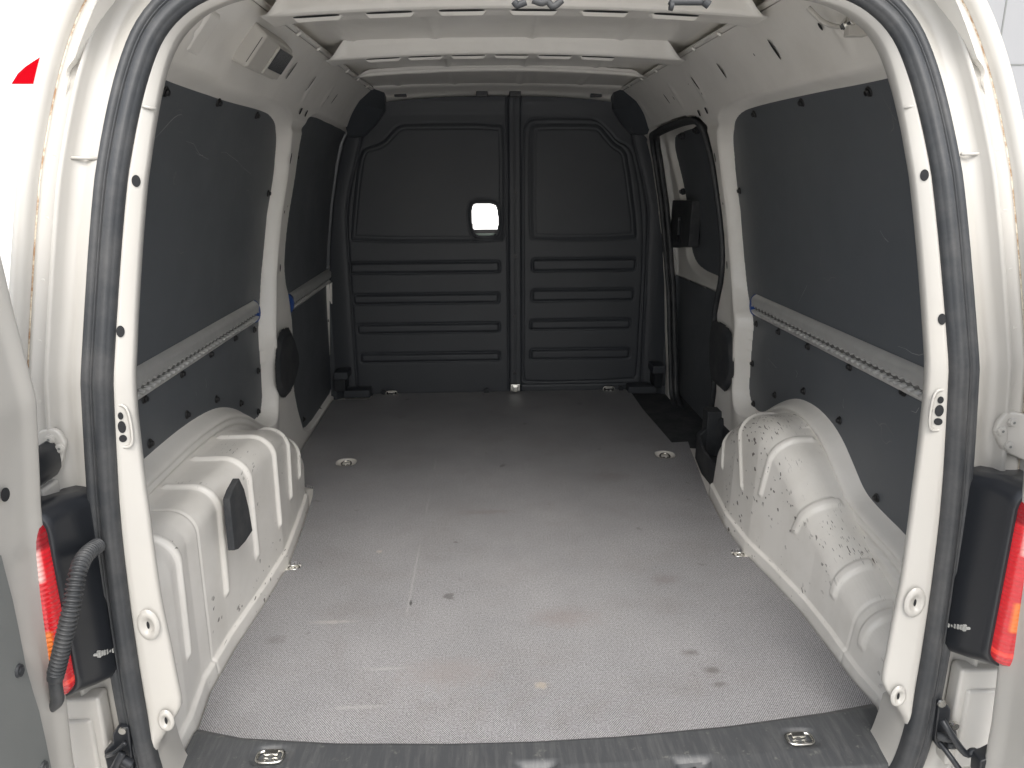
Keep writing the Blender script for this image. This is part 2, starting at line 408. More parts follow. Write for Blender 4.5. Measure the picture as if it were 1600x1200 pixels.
# lashing eye cut-outs in the board
EYE_MID = [(-.571, 1.355), (.571, 1.355)]
def oval(cx, cyy, a, b, n=20, e=2.6):
    return [(cx+a*abs(math.cos(t))**(2/e)*(1 if math.cos(t) > 0 else -1), cyy+b*abs(math.sin(t))**(2/e)*(1 if math.sin(t) > 0 else -1)) for t in np.linspace(0, 2*math.pi, n, endpoint=False)]
e1 = at(541, 722, 2, 0); e2 = at(1039, 710, 2, 0)
HOLES = [oval(e1[0], e1[1], .036, .038), oval(e2[0], e2[1], .036, .038)]
n1 = at(463, 884, 2, 0); n2 = at(1150, 864, 2, 0)
def notch(poly, c, side, w=.022, depth=.045):
    """cut a rounded slot into the board's edge"""
    out = []; done = False
    for (x0, y0), (x1, y1) in zip(poly, poly[1:]+poly[:1]):
        out.append((x0, y0))
        if x0*side > .5 and x1*side > .5 and min(y0, y1) < c[1] < max(y0, y1) and not done:
            done = True; X = lambda y: x0+(x1-x0)*(y-y0)/(y1-y0)
            sgn = 1 if y1 > y0 else -1; ya, yb = c[1]-sgn*w, c[1]+sgn*w
            xi = c[0]-side*.012
            out += [(X(ya), ya), (xi+side*.012, ya), (xi, ya+sgn*w*.5), (xi, yb-sgn*w*.5), (xi+side*.012, yb), (X(yb), yb)]
    return out
outer = notch(outer, n1, -1); outer = notch(outer, n2, 1)
from mathutils.geometry import tessellate_polygon
def plate(outer, holes, z0, z1):
    loops = [outer]+holes; V = []; F = []
    flat = [p for l in loops for p in l]; n = len(flat)
    tris = tessellate_polygon([[Vector((x, y, 0)) for x, y in l] for l in loops])
    V = [(x, y, z1) for x, y in flat]+[(x, y, z0) for x, y in flat]
    for t in tris:
        a, b, c = t; (x0, y0), (x1, y1), (x2, y2) = flat[a], flat[b], flat[c]
        if (x1-x0)*(y2-y0)-(x2-x0)*(y1-y0) < 0: a, b, c = a, c, b
        F.append((a, b, c)); F.append((c+n, b+n, a+n))
    o = 0
    for l in loops:
        for i in range(len(l)):
            j = (i+1) % len(l); F.append((o+i, o+j, n+o+j, n+o+i))
        o += len(l)
    return V, F
V, F_ = plate(outer, HOLES, -.009, 0)
floor_o = mesh_obj('floor_board', V, F_, M_floor, van, smooth=False)
u = BM(); u.box((-.80, -.10, -.06), (.80, 2.3, -.013)); u.build('floor_pan', M_paint_in, van)

# lashing eyes sunk in the board
def lashing_eye(c, r=.030, side=0, z=-.008):
    b = BM(); rings = []
    for rad, zz in ((.037, -.0005), (.034, -.003), (.033, -.008), (.024, -.0125)):
        rings.append([(c[0]+rad*math.cos(t), c[1]+rad*math.sin(t), zz) for t in np.linspace(0, 2*math.pi, 28, endpoint=False)])
    V = [p for r_ in rings for p in r_]; n = 28
    F = [(i*n+k, i*n+(k+1) % n, (i+1)*n+(k+1) % n, (i+1)*n+k) for i in range(3) for k in range(n)]
    b.add(V, F, 0)
    o = b.build('lashing_eye', [M_grey], van, smooth=True)
    r_ = BM(); r_.tube([(c[0]+.017*math.cos(t), c[1]+.019*math.sin(t)-.002, -.006+.003*math.sin(t)) for t in np.linspace(0, 2*math.pi, 24, endpoint=False)], .0034, 8, closed=True)
    r_.disc((c[0]-.007, c[1]-.016, -.012), (0, 0, 1), .0055, .008, 12); r_.disc((c[0]+.007, c[1]-.016, -.012), (0, 0, 1), .0055, .008, 12)
    r_.build('ring', M_chrome, o, smooth=False, bevel=.001)
    return o
lashing_eye(e1); lashing_eye(e2)
def edge_eye(c, side):
    b = BM()
    P = [(c[0]-side*.008, c[1]-.018), (c[0]+side*.07, c[1]-.016), (c[0]+side*.07, c[1]+.016), (c[0]-side*.008, c[1]+.018), (c[0]-side*.014, c[1])]
    if side < 0: P = P[::-1]
    b.prism(P, 2, -.013, -.006)
    o = b.build('lashing_eye', [M_paint_in], van, bevel=.002)
    r_ = BM(); r_.tube([(c[0]+side*.006+.014*math.cos(t), c[1]+.011*math.sin(t)-.004, -.003) for t in np.linspace(0, 2*math.pi, 20, endpoint=False)], .0028, 8, closed=True)
    r_.disc((c[0]+side*.006, c[1]-.006, -.006), (0, 0, 1), .006, .004, 12)
    r_.build('ring', M_chrome, o, smooth=True)
edge_eye(n1, -1); edge_eye(n2, 1)

# ---------------------------------------------------------------- wheel arches
def facex(y, s):
    F = FL if s < 0 else FR
    F = [q for q in F if q[1] < 1.1]
    return np.interp(y, [q[1] for q in F], [q[0] for q in F])+.008
TL = ([-.05, .05, .2, .48, .65, .73, .80, .87, .94, 1.01, 1.06, 1.10, 1.125, 1.135], [.360, .362, .362, .360, .350, .336, .312, .278, .232, .172, .12, .06, .02, .0])
TR = ([-.05, .06, .14, .18, .25, .33, .40, .45, .50, .57, .64, .70, .78, .86, .93, 1.0, 1.06, 1.105, 1.135], [.118, .122, .130, .146, .176, .204, .234, .264, .300, .335, .353, .355, .338, .302, .255, .195, .125, .055, 0])
def ribs(s):
    # (y at the top, y at the bottom, reaches over the top?, lowest z)
    if s < 0: return [(.090, .080, 1, .125, .011), (.308, .300, 1, .118, .010), (.465, .468, 1, .112, .010), (.632, .635, 1, .108, .010), (.79, .775, 0, .12, .008), (.93, .915, 0, .12, .008)]
    return [(.140, .135, 1, .060, .013), (.255, .262, 1, .095, .013), (.415, .452, 1, .150, .013), (.580, .618, 1, .17, .010), (.80, .725, .5, .14, .009), (.95, .92, 0, .12, .008)]
def arch(s):
    T = TL if s < 0 else TR
    ys = np.concatenate([np.linspace(-.03, 1.0, 300), np.linspace(1.004, 1.1345, 60)])
    nu = 170; P = np.zeros((len(ys), nu, 3))
    Tc = np.interp(ys, *T); k = np.ones(25)/25
    Tp = np.concatenate([np.full(12, Tc[0]), Tc, np.full(12, 0)]); Ts = np.convolve(Tp, k, 'valid')
    Ts = np.where(ys > 1.05, Tc*(1-ss(ys, 1.05, 1.06))*0+Tc, Ts)
    for i, y in enumerate(ys):
        T_ = max(Ts[i], .004); fx = facex(y, s); lean = (.002 if s < 0 else .012)
        end = 1-ss(y, 1.0, 1.134)**1.5*.9
        fx = .765-(.765-fx)*max(end, .12) if y > 1.0 else fx
        r = min(.050 if s < 0 else .066, T_*.46)
        # path: wall -> bend -> down the face
        pts = [(.775, T_+.034), (.760, T_+.020), (.748, T_+.009), (.735, T_+.003), (.715, T_), (max(fx+lean+r, .60), T_)] if fx+lean+r < .69 else [(.775, T_), (fx+lean+r, T_)]
        for a in np.linspace(0, math.pi/2, 14)[1:]:
            pts.append((fx+lean+r-r*math.sin(a), T_-r+r*math.cos(a)))
        hb = min(.034, T_*.2)
        pts += [(fx+.006, hb), (fx-.002, hb-.006 if hb > .01 else hb*.6), (fx-.004, 0.0), (fx-.004, -.012)]
        Q = np.array(pts); d = np.r_[0, np.cumsum(np.hypot(*np.diff(Q, axis=0).T))]
        t = np.linspace(0, d[-1], nu)
        P[i, :, 0] = np.interp(t, d, Q[:, 0]); P[i, :, 1] = y; P[i, :, 2] = np.interp(t, d, Q[:, 1])
    # pressed ribs
    du = np.gradient(P, axis=0); dv = np.gradient(P, axis=1)
    nrm = np.cross(dv, du); nrm /= np.linalg.norm(nrm, axis=2, keepdims=True)+1e-9
    c = np.array([.775, 0, 0]); out = (P-c); sg = np.sign((nrm*out).sum(2, keepdims=True)); nrm = nrm*np.where(sg == 0, 1, sg)
    H = np.zeros(P.shape[:2]); X, Y, Z = P[..., 0], P[..., 1], P[..., 2]
    for yt, yb, over, zlo, wd in ribs(s):
        T_ = np.interp(yt, *T); fr = np.clip((Z-zlo)/(T_-zlo+1e-6), 0, 1)
        yc = yb+(yt-yb)*fr**1.0
        yc = np.where(X > facex(yt, s)+.09, yt, yc)
        d = np.abs(Y-yc); m = ss(Z, zlo-.006, zlo+.012)
        m = m*(1-ss(X, .722, .735)) if over == 1 else m*(1-ss(X, facex(yt, s)+(.10 if over else .055), facex(yt, s)+(.13 if over else .085)))
        H = np.maximum(H, (.0075 if s < 0 else .0062)*m*(1-ss(d, wd*.45, wd*1.15)))
    # shallow weld seam down the panel joint
    seam = np.abs(Y-(.20 if s < 0 else .175)); H -= .0015*(seam < .003)*(X < .74)
    P2 = P+nrm*H[..., None]; P2[..., 0] *= s
    return grid_obj('wheel_arch', P2, M_worn if s < 0 else M_scuffed, van, flip=(s > 0))
archL = arch(-1); archR = arch(1)
# black foam pad stuck over the left arch's edge
def foam():
    # flat charcoal pad lying against the face of the arch, cut to a point at its top
    px = [(374,747),(382,764),(389,793),(395,829),(384,846),(373,858),(367,860),(364,830),(361,800),(359,780),(364,766)]
    xp = .580
    P = [at(x, y, 0, -xp) for x, y in px]
    b = BM(); V = []; n = len(P)
    for dx in (0, -.014): V += [(p[0]+dx+(.10*(p[2]-.20) if p[2] < .27 else .007-.35*(p[2]-.27))*-1*0, p[1], p[2]) for p in P]
    
    b.add(V, [tuple(range(n)), tuple(range(n, 2*n))[::-1]]+[(i, n+i, n+(i+1) % n, (i+1) % n) for i in range(n)])
    b.build('foam_pad', M_foam, archL, bevel=.002)
foam()

# ---------------------------------------------------------------- side walls
DEP = .040
rearL = [(252,126),(341,157.5),(402.5,173),(420,180),(430.5,196),(432,217),(429,262),(420,315),(413,378),(409.5,416),(406,467),(403,520),(407.7,576),(410,625),(406,649.5),(397,654.7),(388.5,649.5),(371,637),(350,632.7),(329,637),(297.5,654.7),(262.5,681),(212,724.7)]
rearR = [(1400.5,122.5),(1351.5,133),(1250,152),(1180,168),(1155.5,178.5),(1146,199.5),(1146,238),(1154,308),(1161,378),(1164,416.5),(1169.5,467.5),(1178,499),(1175,537.5),(1171,590),(1171,621.5),(1180,639),(1194,642.5),(1211.5,630),(1236,619.7),(1257,621.5),(1285,639),(1313,674),(1337.5,730),(1351.5,765),(1372.5,790.5),(1421.5,838)]
def close_rear(P):
    """carry the outline on behind the rear pillar to the van's back end"""
    P = list(P); a, b = P[0], P[-1]
    return P+[(.14, b[1]-.02*(1 if b[1] < .4 else 0)), (.06, b[1]+.0), (.05, a[1]-.06), (.09, a[1]+.005)]
def rounded(P, n=2): return chaikin(P, n)
R_L = rounded(close_rear(wall_pts(rearL, -1, DEP))); R_R = rounded(close_rear(wall_pts(rearR, 1, DEP)))
frontL = [(486,181),(480,186.5),(475,197),(463,260),(452,328),(445,380),(444,432.5),(451.5,464),(457,509.5),(456,560),(458.5,607.5),(462,625),(468,650),(474,671),(481,665),(507.5,625),(517,611),(518,590),(513,520),(509,450),(513,425),(518,380),(519,328),(534,255),(540,225),(541,211),(539.5,206),(515,194)]
F_L = chaikin([tuple(on_wall(x, y, -1, .004 if (i < 14 and i != 0) else .022)[1:]) for i, (x, y) in enumerate(frontL)], 1)
doorR = [(1011,209),(1019.5,202),(1047.5,190),(1072,183),(1086,184),(1096.5,190),(1103.5,204),(1112,239),(1119,277.5),(1125.5,328),(1131,380),(1130,432.5),(1124,460.5),(1117,495.5),(1119,600.5),(1113.5,639),(1108,690),(1086,680),(1049,629),(1044,611),(1044,567),(1042,480),(1036,400),(1030,328),(1021,260)]
D_R = chaikin(wall_pts(doorR, 1, 0), 1)
def side_wall(s):
    ys = np.arange(-.02, 2.203, .0045); zs = np.arange(-.03, 1.286, .0045)
    Y, Z = np.meshgrid(ys, zs, indexing='ij')
    X = Wf(Z)
    # soften the profile's kinks
    X = (Wf(Z-.02)+Wf(Z-.01)+Wf(Z)+Wf(Z+.01)+Wf(np.minimum(Z+.02, 1.30)))/5
    polys = [R_L, F_L] if s < 0 else [R_R]
    d1 = sdf(Y, Z, polys[0])
    lower = 1-ss(Z, .42, .50)                         # wide stepped flange above the wheel arch
    wdt = .022+.008*lower
    dep = (DEP+.004)*(1-ss(d1, -.001, wdt))
    # two pressed steps round the arch
    dep = dep+lower*(.006*bump(d1-.036, .006)+.007*bump(d1-.054, .005)-.008*ss(d1, .056, .062))*(1-ss(Z, .40, .44))*ss(Y, .0, .02)*(1-ss(Y, 1.05, 1.15))
    X = X+dep
    keep = d1 > -.03
    if s < 0:
        d2 = sdf(Y, Z, polys[1]); dep2 = (.022+.004)*(1-ss(d2, -.001, .010)); X = X+dep2; keep &= d2 > -.03
    else:
        d2 = sdf(Y, Z, D_R); X = X+.012*(1-ss(d2, -.004, .012)); keep &= d2 > .003
    # centre pillar: rounded bulge between the two openings
    yc = 1.165+.02*(Z-.5); bul = bump(Y-yc, .085)*ss(Z, .05, .25)*(1-ss(Z, .98, 1.10)); X = X-.012*bul*(d1 > .0)
    # lengthwise crease of the roof rail above the panels, pressed pads on the rail
    X = X+.006*bump(Z-1.105, .018)*ss(d1, .0, .03)
    for yy in (1.20, 1.45, .30, 1.95):
        X = X-.0045*bump(np.hypot((Y-yy)/1.0, (Z-1.205)/1.6), .030)
        X = X+.003*bump(np.hypot(Y-yy, Z-1.205), .010)
    P = np.stack([s*X, Y, Z], -1)
    k = keep[:-1, :-1] & keep[1:, 1:] & keep[1:, :-1] & keep[:-1, 1:]
    return grid_obj('side_wall', P, M_paint_in, van, keep=k, flip=(s > 0)), (lambda: None)
wallL, _ = side_wall(-1); wallR, _ = side_wall(1)
# punched slots, holes and studs of the sheet metal
def wall_decals(wall, s, ovals, rear):
    b = BM()
    def put(c, nrm, w_, h_, upv, m=0, lift=.0012, n=16, rect=False):
        nrm = np.array(nrm, float); nrm /= np.linalg.norm(nrm); u_ = np.array(upv, float); u_ -= nrm*(u_@nrm); u_ /= np.linalg.norm(u_); q = np.cross(nrm, u_)
        ex = 5 if rect else 2
        f = lambda c_: abs(c_)**(2/ex)*(1 if c_ > 0 else -1)
        V = [c+nrm*lift+q*w_/2*f(math.cos(t))+u_*h_/2*f(math.sin(t)) for t in np.linspace(0, 2*math.pi, n, endpoint=False)]
        b.add(V, [tuple(range(n))], m)
    for (px, py, w_, h_, *r) in ovals:
        p = on_wall(px, py, s, -.003); zz = p[2]; sl = (Wf(zz+.01)-Wf(zz-.01))/.02
        nrm = (-s, 0, sl); up_ = (s*sl, 0, 1)
        put(p, nrm, w_, h_, up_, rect=bool(r))
    o = b.build('hole', [M_dark], None, smooth=False); merge(wall, o)
HL = [(455,110,.010,.052),(486.5,129,.009,.046),(522,154,.009,.040),(512,151.5,.005,.014),(335,37,.010,.016),(469.5,173.4,.016,.020,1),(478,177,.016,.020,1),(454,247.5,.012,.034),(437.5,418.5,.012,.024),(444,331,.008,.010),(308,52,.005,.005),(478,140,.005,.007),(449,322,.004,.006)]
HR = [(1210.5,77,.010,.052),(1128,110,.009,.046),(1087,130,.009,.046),(1042,154,.009,.040),(1053,153,.005,.014),(1282.5,41,.010,.016),(1179,85,.004,.008),(1092.6,176.5,.016,.020,1),(1104,172.5,.016,.020,1),(1117.7,246,.010,.030),(1136.3,414,.010,.026),(1097,146,.004,.008),(1130,318,.006,.008),(1125,304,.004,.006),(1076,131,.004,.004)]
wall_decals(wallL, -1, HL, None); wall_decals(wallR, 1, HR, None)

# lining boards with their press-in studs
def lining(poly, s, studs, name='lining_panel', label=None, off=DEP, yr=None):
    a = poly.min(0)-.02; b = poly.max(0)+.02
    ys = np.arange(a[0], b[0], .008); zs = np.arange(a[1], b[1], .008)
    Y, Z = np.meshgrid(ys, zs, indexing='ij'); d = sdf(Y, Z, poly)
    X = Wf(Z)+off; P = np.stack([s*X, Y, Z], -1); kp = d < .016
    k = kp[:-1, :-1] & kp[1:, 1:] & kp[1:, :-1] & kp[:-1, 1:]
    o = grid_obj(name, P, M_lining, van, keep=k, flip=(s > 0))
    if label: o['label'] = label
    for (px, py) in studs:
        p = on_wall(px, py, s, off-.001); zz = p[2]; sl = (Wf(zz+.02)-Wf(zz-.02))/.04
        c = BM(); c.disc(p, (-s, 0, sl), .0105, .003, 18, r2=.009); c.disc(p+np.array([-s, 0, sl])*.004, (-s, 0, sl), .0065, .004, 12, r2=.005)
        so_ = c.build('stud', M_stud, o, smooth=False)
    return o
lineL = lining(R_L, -1, [(258,143),(341,160),(401,180),(419,302),(225,623),(284,584),(329,553),(367,528),(397,515),(403,579),(338,624),(376,630),(403,643),(292,648),(234,693)], label='large charcoal board on the left wall, with pale scratches near its top')
lineR = lining(R_R, 1, [(1358,143),(1253,160),(1179,178),(1156,298),(1182,506),(1217,518),(1263,541),(1328,573),(1412,612),(1176,568),(1211,617),(1256,611),(1312,657),(1370,778),(1178,631)], label='large charcoal board on the right wall above the wheel arch')
lineF = lining(F_L, -1, [(457,612),(513,500),(474,655),(463,245),(500,640)], label='narrow charcoal board on the left wall next to the bulkhead', off=.022)
# pale scratches on the left board, as scored into the surface
def scratch(line, pts, s, wdt=.0012):
    b = BM(); Q = [on_wall(x, y, s, DEP-.0022) for x, y in pts]
    for i in range(len(Q)-1):
        a, c = Q[i], Q[i+1]; e = c-a; e /= np.linalg.norm(e); n_ = np.cross(e, [1, 0, 0]); n_ /= np.linalg.norm(n_)
        wa = wdt*(.35+.65*math.sin(math.pi*(i+.3)/len(Q))); 
        b.add([a-n_*wa/2, a+n_*wa/2, c+n_*wa/2, c-n_*wa/2], [(0, 1, 2, 3)])
    o = b.build('scratch', [M_scr], None); merge(line, o)
M_scr = mat('scored_board', (.34, .34, .33), .7)
scratch(lineL, [(241,217),(250,208),(258,199),(266,190),(272,184),(278,180),(284,179)], -1)
scratch(lineL, [(291,221),(298,223),(303,225),(307,233),(312,241),(318,245),(326,249)], -1)
scratch(lineL, [(306,238),(311,242),(317,243)], -1, .001)
scratch(lineL, [(346,238),(353,238),(358,242),(366,248),(372,252)], -1, .001)
scratch(lineL, [(366,247),(380,262),(392,272)], -1, .0008)
scratch(lineR, [(1247,474),(1253,462),(1261,446)], 1, .0010)
scratch(lineR, [(1403,541),(1415,545),(1425,552),(1436,555),(1443,553)], 1, .0010)
scratch(lineR, [(1200,560),(1207,568),(1213,575)], 1, .0010)
scratch(lineR, [(1243,578),(1246,583),(1244,590)], 1, .0014)
scratch(lineR, [(1318,623),(1317,633),(1318,638)], 1, .0010)
scratch(lineR, [(1424,642),(1431,645),(1436,637)], 1, .0016)
scratch(lineR, [(1375,360),(1382,372),(1388,378)], 1, .0012)
scratch(lineL, [(321,592),(323,600),(322,606)], -1, .0012)
scratch(lineL, [(306,612),(307,618)], -1, .0014)

# airline-style load rails: rounded aluminium bars with a row of scallops
def rail(s, y0, y1, zf, DEP=DEP, hgt=.068, label=None, ends=(1, 1), slope=0.):
    L = y1-y0; ny = int(L/.0021); hv = np.linspace(-hgt/2, hgt/2, 40)
    ys = np.linspace(y0, y1, ny); Y, Vv = np.meshgrid(ys, hv, indexing='ij')
    vc = -.008
    u_ = np.clip(np.abs(Vv)/(hgt/2), 0, 1); base = .016*(1-np.clip((u_-.45)/.55, 0, 1)**2.2)
    pitch = .0254; ph = (Y-y0) % pitch-pitch/2
    hole = np.hypot(ph, Vv-vc); slot = np.abs(Vv-vc)
    dd = np.minimum(hole-.0100, slot-.0048)
    base = base-.012*(1-ss(dd, -.0012, .0006))+.0012*bump(dd-.002, .002)
    zc = zf+slope*(Y-y0)
    X = Wf(zc+Vv)+DEP-base-.001
    P = np.stack([s*X, Y, zc+Vv], -1)
    o = grid_obj('load_rail', P, None, van, flip=(s > 0), mats=[M_alu, M_slot], midx=(dd[:-1, :-1] < -.0012).astype(int))
    if label: o['label'] = label
    for e, yy, dy in ((ends[0], y0, -1), (ends[1], y1, 1)):
        if not e: continue
        zz = zf+slope*(yy-y0); xx = Wf(zz)+DEP
        c = BM(); pr_ = [(s*(xx-.018*math.sin(t)), zz+hgt/2*.98*math.cos(t)) for t in np.linspace(0, math.pi, 12)]
        if s*dy < 0: pr_ = pr_[::-1]
        V = [(x, yy, z) for x, z in pr_]+[(x, yy+dy*.012, z) for x, z in pr_]; n = len(pr_)
        c.add(V, [tuple(range(n)), tuple(range(n, 2*n))[::-1]]+[(i, i+1, n+i+1, n+i) for i in range(n-1)])
        c.build('end_cap', M_blue, o, bevel=.001)
    return o
rail(-1, .10, 1.118, .575, label='toothed aluminium load rail across the large left board', ends=(0, 1))
rail(1, .10, 1.118, .575, label='toothed aluminium load rail across the large right board', ends=(0, 1))
fr0 = on_wall(452, 470, -1, .02); fr1 = on_wall(514, 434, -1, .02)
rail(-1, fr0[1], fr1[1], (fr0[2]+fr1[2])/2, label='short toothed aluminium load rail on the narrow left board', ends=(1, 1), DEP=.022)

# black moulded covers over the pillar feet
def cover(pts, s, off0, bulge, name, label=None, m=None):
    poly = chaikin(wall_pts(pts, s, off0), 1); a = poly.min(0)-.01; b = poly.max(0)+.01
    ys = np.arange(a[0], b[0], .004); zs = np.arange(a[1], b[1], .004); Y, Z = np.meshgrid(ys, zs, indexing='ij'); d = sdf(Y, Z, poly)
    X = Wf(Z)+off0+.006-(bulge+.006)*ss(-d, -.003, .022); kp = d < .006
    k = kp[:-1, :-1] & kp[1:, 1:] & kp[1:, :-1] & kp[:-1, 1:]
    o = grid_obj(name, np.stack([s*X, Y, Z], -1), m or M_blackmat, van, keep=k, flip=(s > 0))
    if label: o['label'] = label
    return o
cover([(456,513),(447,514),(437.5,523.5),(434,555),(433,590),(437.5,613),(444.5,621.5),(453,616),(460,604),(470,560)], -1, -.012, .005, 'pillar_cover')
cover([(1108,503),(1119,503),(1134.5,513),(1141.5,523.5),(1144,565.5),(1143,590),(1134.5,609),(1128,610),(1119,600.5),(1108,590)], 1, -.012, .005, 'pillar_cover')

# ---------------------------------------------------------------- sliding door seen inside its opening
ys = np.arange(1.28, 2.70, .006); zs = np.arange(-.06, 1.16, .006); Y, Z = np.meshgrid(ys, zs, indexing='ij')
dwin = chaikin([tuple(on_wall(x, y, 1, .085)[1:]) for x, y in [(1054.5,218),(1061.5,211),(1089.5,202),(1135,190),(1170,300),(1165,450),(1127.5,431),(1099.5,418.5),(1087,406),(1080,385),(1073,311),(1068.5,286),(1056,240)]], 2)
dlow = [tuple(on_wall(x, y, 1, .064)[1:]) for x, y in [(1042,424),(1054,432),(1124,462),(1150,480),(1150,780),(1090,760),(1047,680),(1040,600)]]
dw = sdf(Y, Z, dwin); dl = sdf(Y, Z, dlow)
X = Wf(Z)+.066+.024*(1-ss(dw, -.002, .035)); X = X+(Wf(Z)+.088-X)*(1-ss(dl, -.002, .012))*(Z < .62)+.016*(1-ss(Z, .50, .56))*(dl > .0)*0
door_s = grid_obj('sliding_door', np.stack([X, Y, Z], -1), M_paint_in, van, flip=True)
door_s['label'] = 'closed sliding side door on the right, lined inside with charcoal boards'
for poly, nm in ((dwin, 'lining_panel'), (np.array(dlow), 'lining_panel')):
    d = sdf(Y, Z, poly); kp = d < .012; k = kp[:-1, :-1] & kp[1:, 1:] & kp[1:, :-1] & kp[:-1, 1:]
    grid_obj(nm, np.stack([Wf(Z)+(.086 if poly is dwin else .064), Y, Z], -1), M_lining, door_s, keep=k, flip=True)
for px, py in ((1068,212),(1091,203),(1069,299)):
    p = on_wall(px, py, 1, .068); b = BM(); b.disc(p, (-1, -.2, -.2), .013, .010, 16); b.disc(p+np.array([-.008, 0, 0]), (-1, -.2, -.2), .008, .010, 12); b.build('stud', M_blackmat, door_s)
# handle: black tray with a grip
hp = [tuple(on_wall(x, y, 1, .05)[1:]) for x, y in [(1048,313),(1078,313),(1082,386),(1052,387)]]
b = BM(); q = chaikin(hp, 1)
q = np.array(hp)
xs = Wf(.72)+.05
b.prism([tuple(v) for v in q], 0, xs+.03, xs-.012)
h_ = b.build('door_handle', M_blackmat, door_s, bevel=.004)
b = BM(); cyz = q.mean(0)
b.box((xs-.019, cyz[0]-.018, cyz[1]+.012), (xs-.011, cyz[0]+.018, cyz[1]+.024))
b.box((xs-.025, cyz[0]-.016, cyz[1]-.045), (xs-.011, cyz[0]-.006, cyz[1]+.030)); b.box((xs-.017, cyz[0]-.02, cyz[1]-.075), (xs-.011, cyz[0]+.03, cyz[1]-.05))
b.build('grip', M_black, h_, bevel=.003)
# door seal round the opening
loop = chaikin(wall_pts([(1014,213),(1023,206),(1049,194),(1072,187),(1084,188),(1092.5,194),(1099,206),(1108,240),(1115.5,277.5),(1122.5,328),(1128,380),(1127,432.5),(1121,460.5),(1114,495.5),(1116,600.5),(1110,639),(1104,690),(1088,684),(1052,634),(1047.5,611),(1047,567),(1045,480),(1039,400),(1033,328),(1024,262)], 1, 0.0), 2)
b = BM(); b.tube([(Wf(z)+.002, y, z) for y, z in loop], .010, 10, closed=True); b.build('door_seal', M_rubber, van, smooth=True)
b = BM(); b.tube([(Wf(z)+.024, y+.004, z) for y, z in loop], .013, 8, closed=True); b.build('door_gap_lip', M_rubber, van, smooth=True)

# stepwell and storage pocket at the sliding door
b = BM(); b.prism([(.605, 1.47), (.83, 1.40), (.83, 2.2), (.598, 2.19)], 2, -.05, -.012)
b.build('step_mat', M_foam, van, bevel=.003)
b = BM()
pk = [(.640, 1.205), (.652, 1.42), (.70, 1.47), (.76, 1.42), (.76, 1.17), (.66, 1.15)]
def shell(b, poly, z0, z1, th):
    n = len(poly); c = np.mean(poly, 0); P = np.array(poly); I = c+(P-c)*(1-th)
    zt = [z1[i] for i in range(n)]
    V = [(x, y, z0) for x, y in P]+[(x, y, zt[i]) for i, (x, y) in enumerate(P)]+[(x, y, zt[i]) for i, (x, y) in enumerate(I)]+[(x, y, z0+.01) for x, y in I]
    F = []
    for i in range(n):
        j = (i+1) % n; F += [(i, j, n+j, n+i), (n+i, n+j, 2*n+j, 2*n+i), (2*n+i, 2*n+j, 3*n+j, 3*n+i)]
    F += [tuple(range(3*n, 4*n)), tuple(range(n))[::-1]]
    b.add(V, F)
pk = [(.652, 1.04), (.650, 1.20), (.668, 1.34), (.73, 1.37), (.76, 1.33), (.76, 1.10), (.70, 1.0)]
shell(b, pk, -.012, [.07, .075, .085, .12, .15, .165, .12], .16)
b.box((.70, 1.33, .0), (.755, 1.39, .165))
po = b.build('storage_pocket', M_blackmat, van, bevel=.004)

# ---------------------------------------------------------------- bulkhead
BY = 2.2
def onb(pts): return [tuple(at(x, y, 1, BY)[[0, 2]]) for x, y in pts]
xs_ = np.arange(-.775, .7751, .0036); zs_ = np.arange(-.04, 1.30, .0036); X, Z = np.meshgrid(xs_, zs_, indexing='ij')
H = np.zeros(X.shape)
pdoor = chaikin(onb([(817.5,206),(824.5,189),(835,184.5),(922,184.5),(936,189),(954,206.5),(964,220),(982,227.5),(991,245),(1003,315),(1006,387),(999,520),(995,586),(989,593),(824,598),(817,590),(818,520),(817.5,383)]), 1)
pR = chaikin(onb([(828,210),(831,197),(838.5,192.5),(929.5,192.5),(940,197),(950,210),(962,224),(975,231),(982,245),(997,364),(992,374.5),(835,376),(828,369)]), 1)
pL = chaikin(onb([(549.8,378),(547,368),(555,280),(562,238),(572,229),(597,222),(611,206),(621,196),(635.5,192.5),(782,192),(789,203),(789,367),(782,378)]), 1)
dD = sdf(X, Z, pdoor); dR = sdf(X, Z, pR); dL = sdf(X, Z, pL)
H += .006*bump(dD, .0065)+.004*bump(dR, .006)+.005*bump(dL, .006)
H -= .004*ss(-dR, .005, .02); H -= .004*ss(-dL, .005, .02)
H += .0035*bump(dL+.020, .005)+.003*bump(dR+.022, .005)
for x0, x1, y0, y1 in ((548,781,408,428),(553,780,457.7,476),(559,781,504,522),(564,781,550,567),(831.5,994,403,424),(831,991,451,471),(829,985.5,498,515.5),(829,984,544,562)):
    a = at(x0, y1, 1, BY); c = at(x1, y0, 1, BY); cx, cz = (a[0]+c[0])/2, (a[2]+c[2])/2; hx, hz = (c[0]-a[0])/2, (c[2]-a[2])/2; r = hz*.55
    q = np.hypot(np.maximum(np.abs(X-cx)-hx+r, 0), np.maximum(np.abs(Z-cz)-hz+r, 0))+np.minimum(np.maximum(np.abs(X-cx)-hx+r, np.abs(Z-cz)-hz+r), 0)-r
    H += .0075*bump(q, .0065)-.006*ss(-q, .003, .010)
xm0 = at(795, 400, 1, BY)[0]; xm1 = at(815, 400, 1, BY)[0]
H += .009*bump(X-xm0+.004, .005)*(Z > .0)+.004*bump(X-xm1, .004)-.006*ss(X, xm0, xm0+.006)*(1-ss(X, xm1-.006, xm1))
H += .003*bump(X-(xm0+xm1)/2, .003)
# lower edge ledge
H += .006*bump(Z-.026, .005)*(X > xm1)
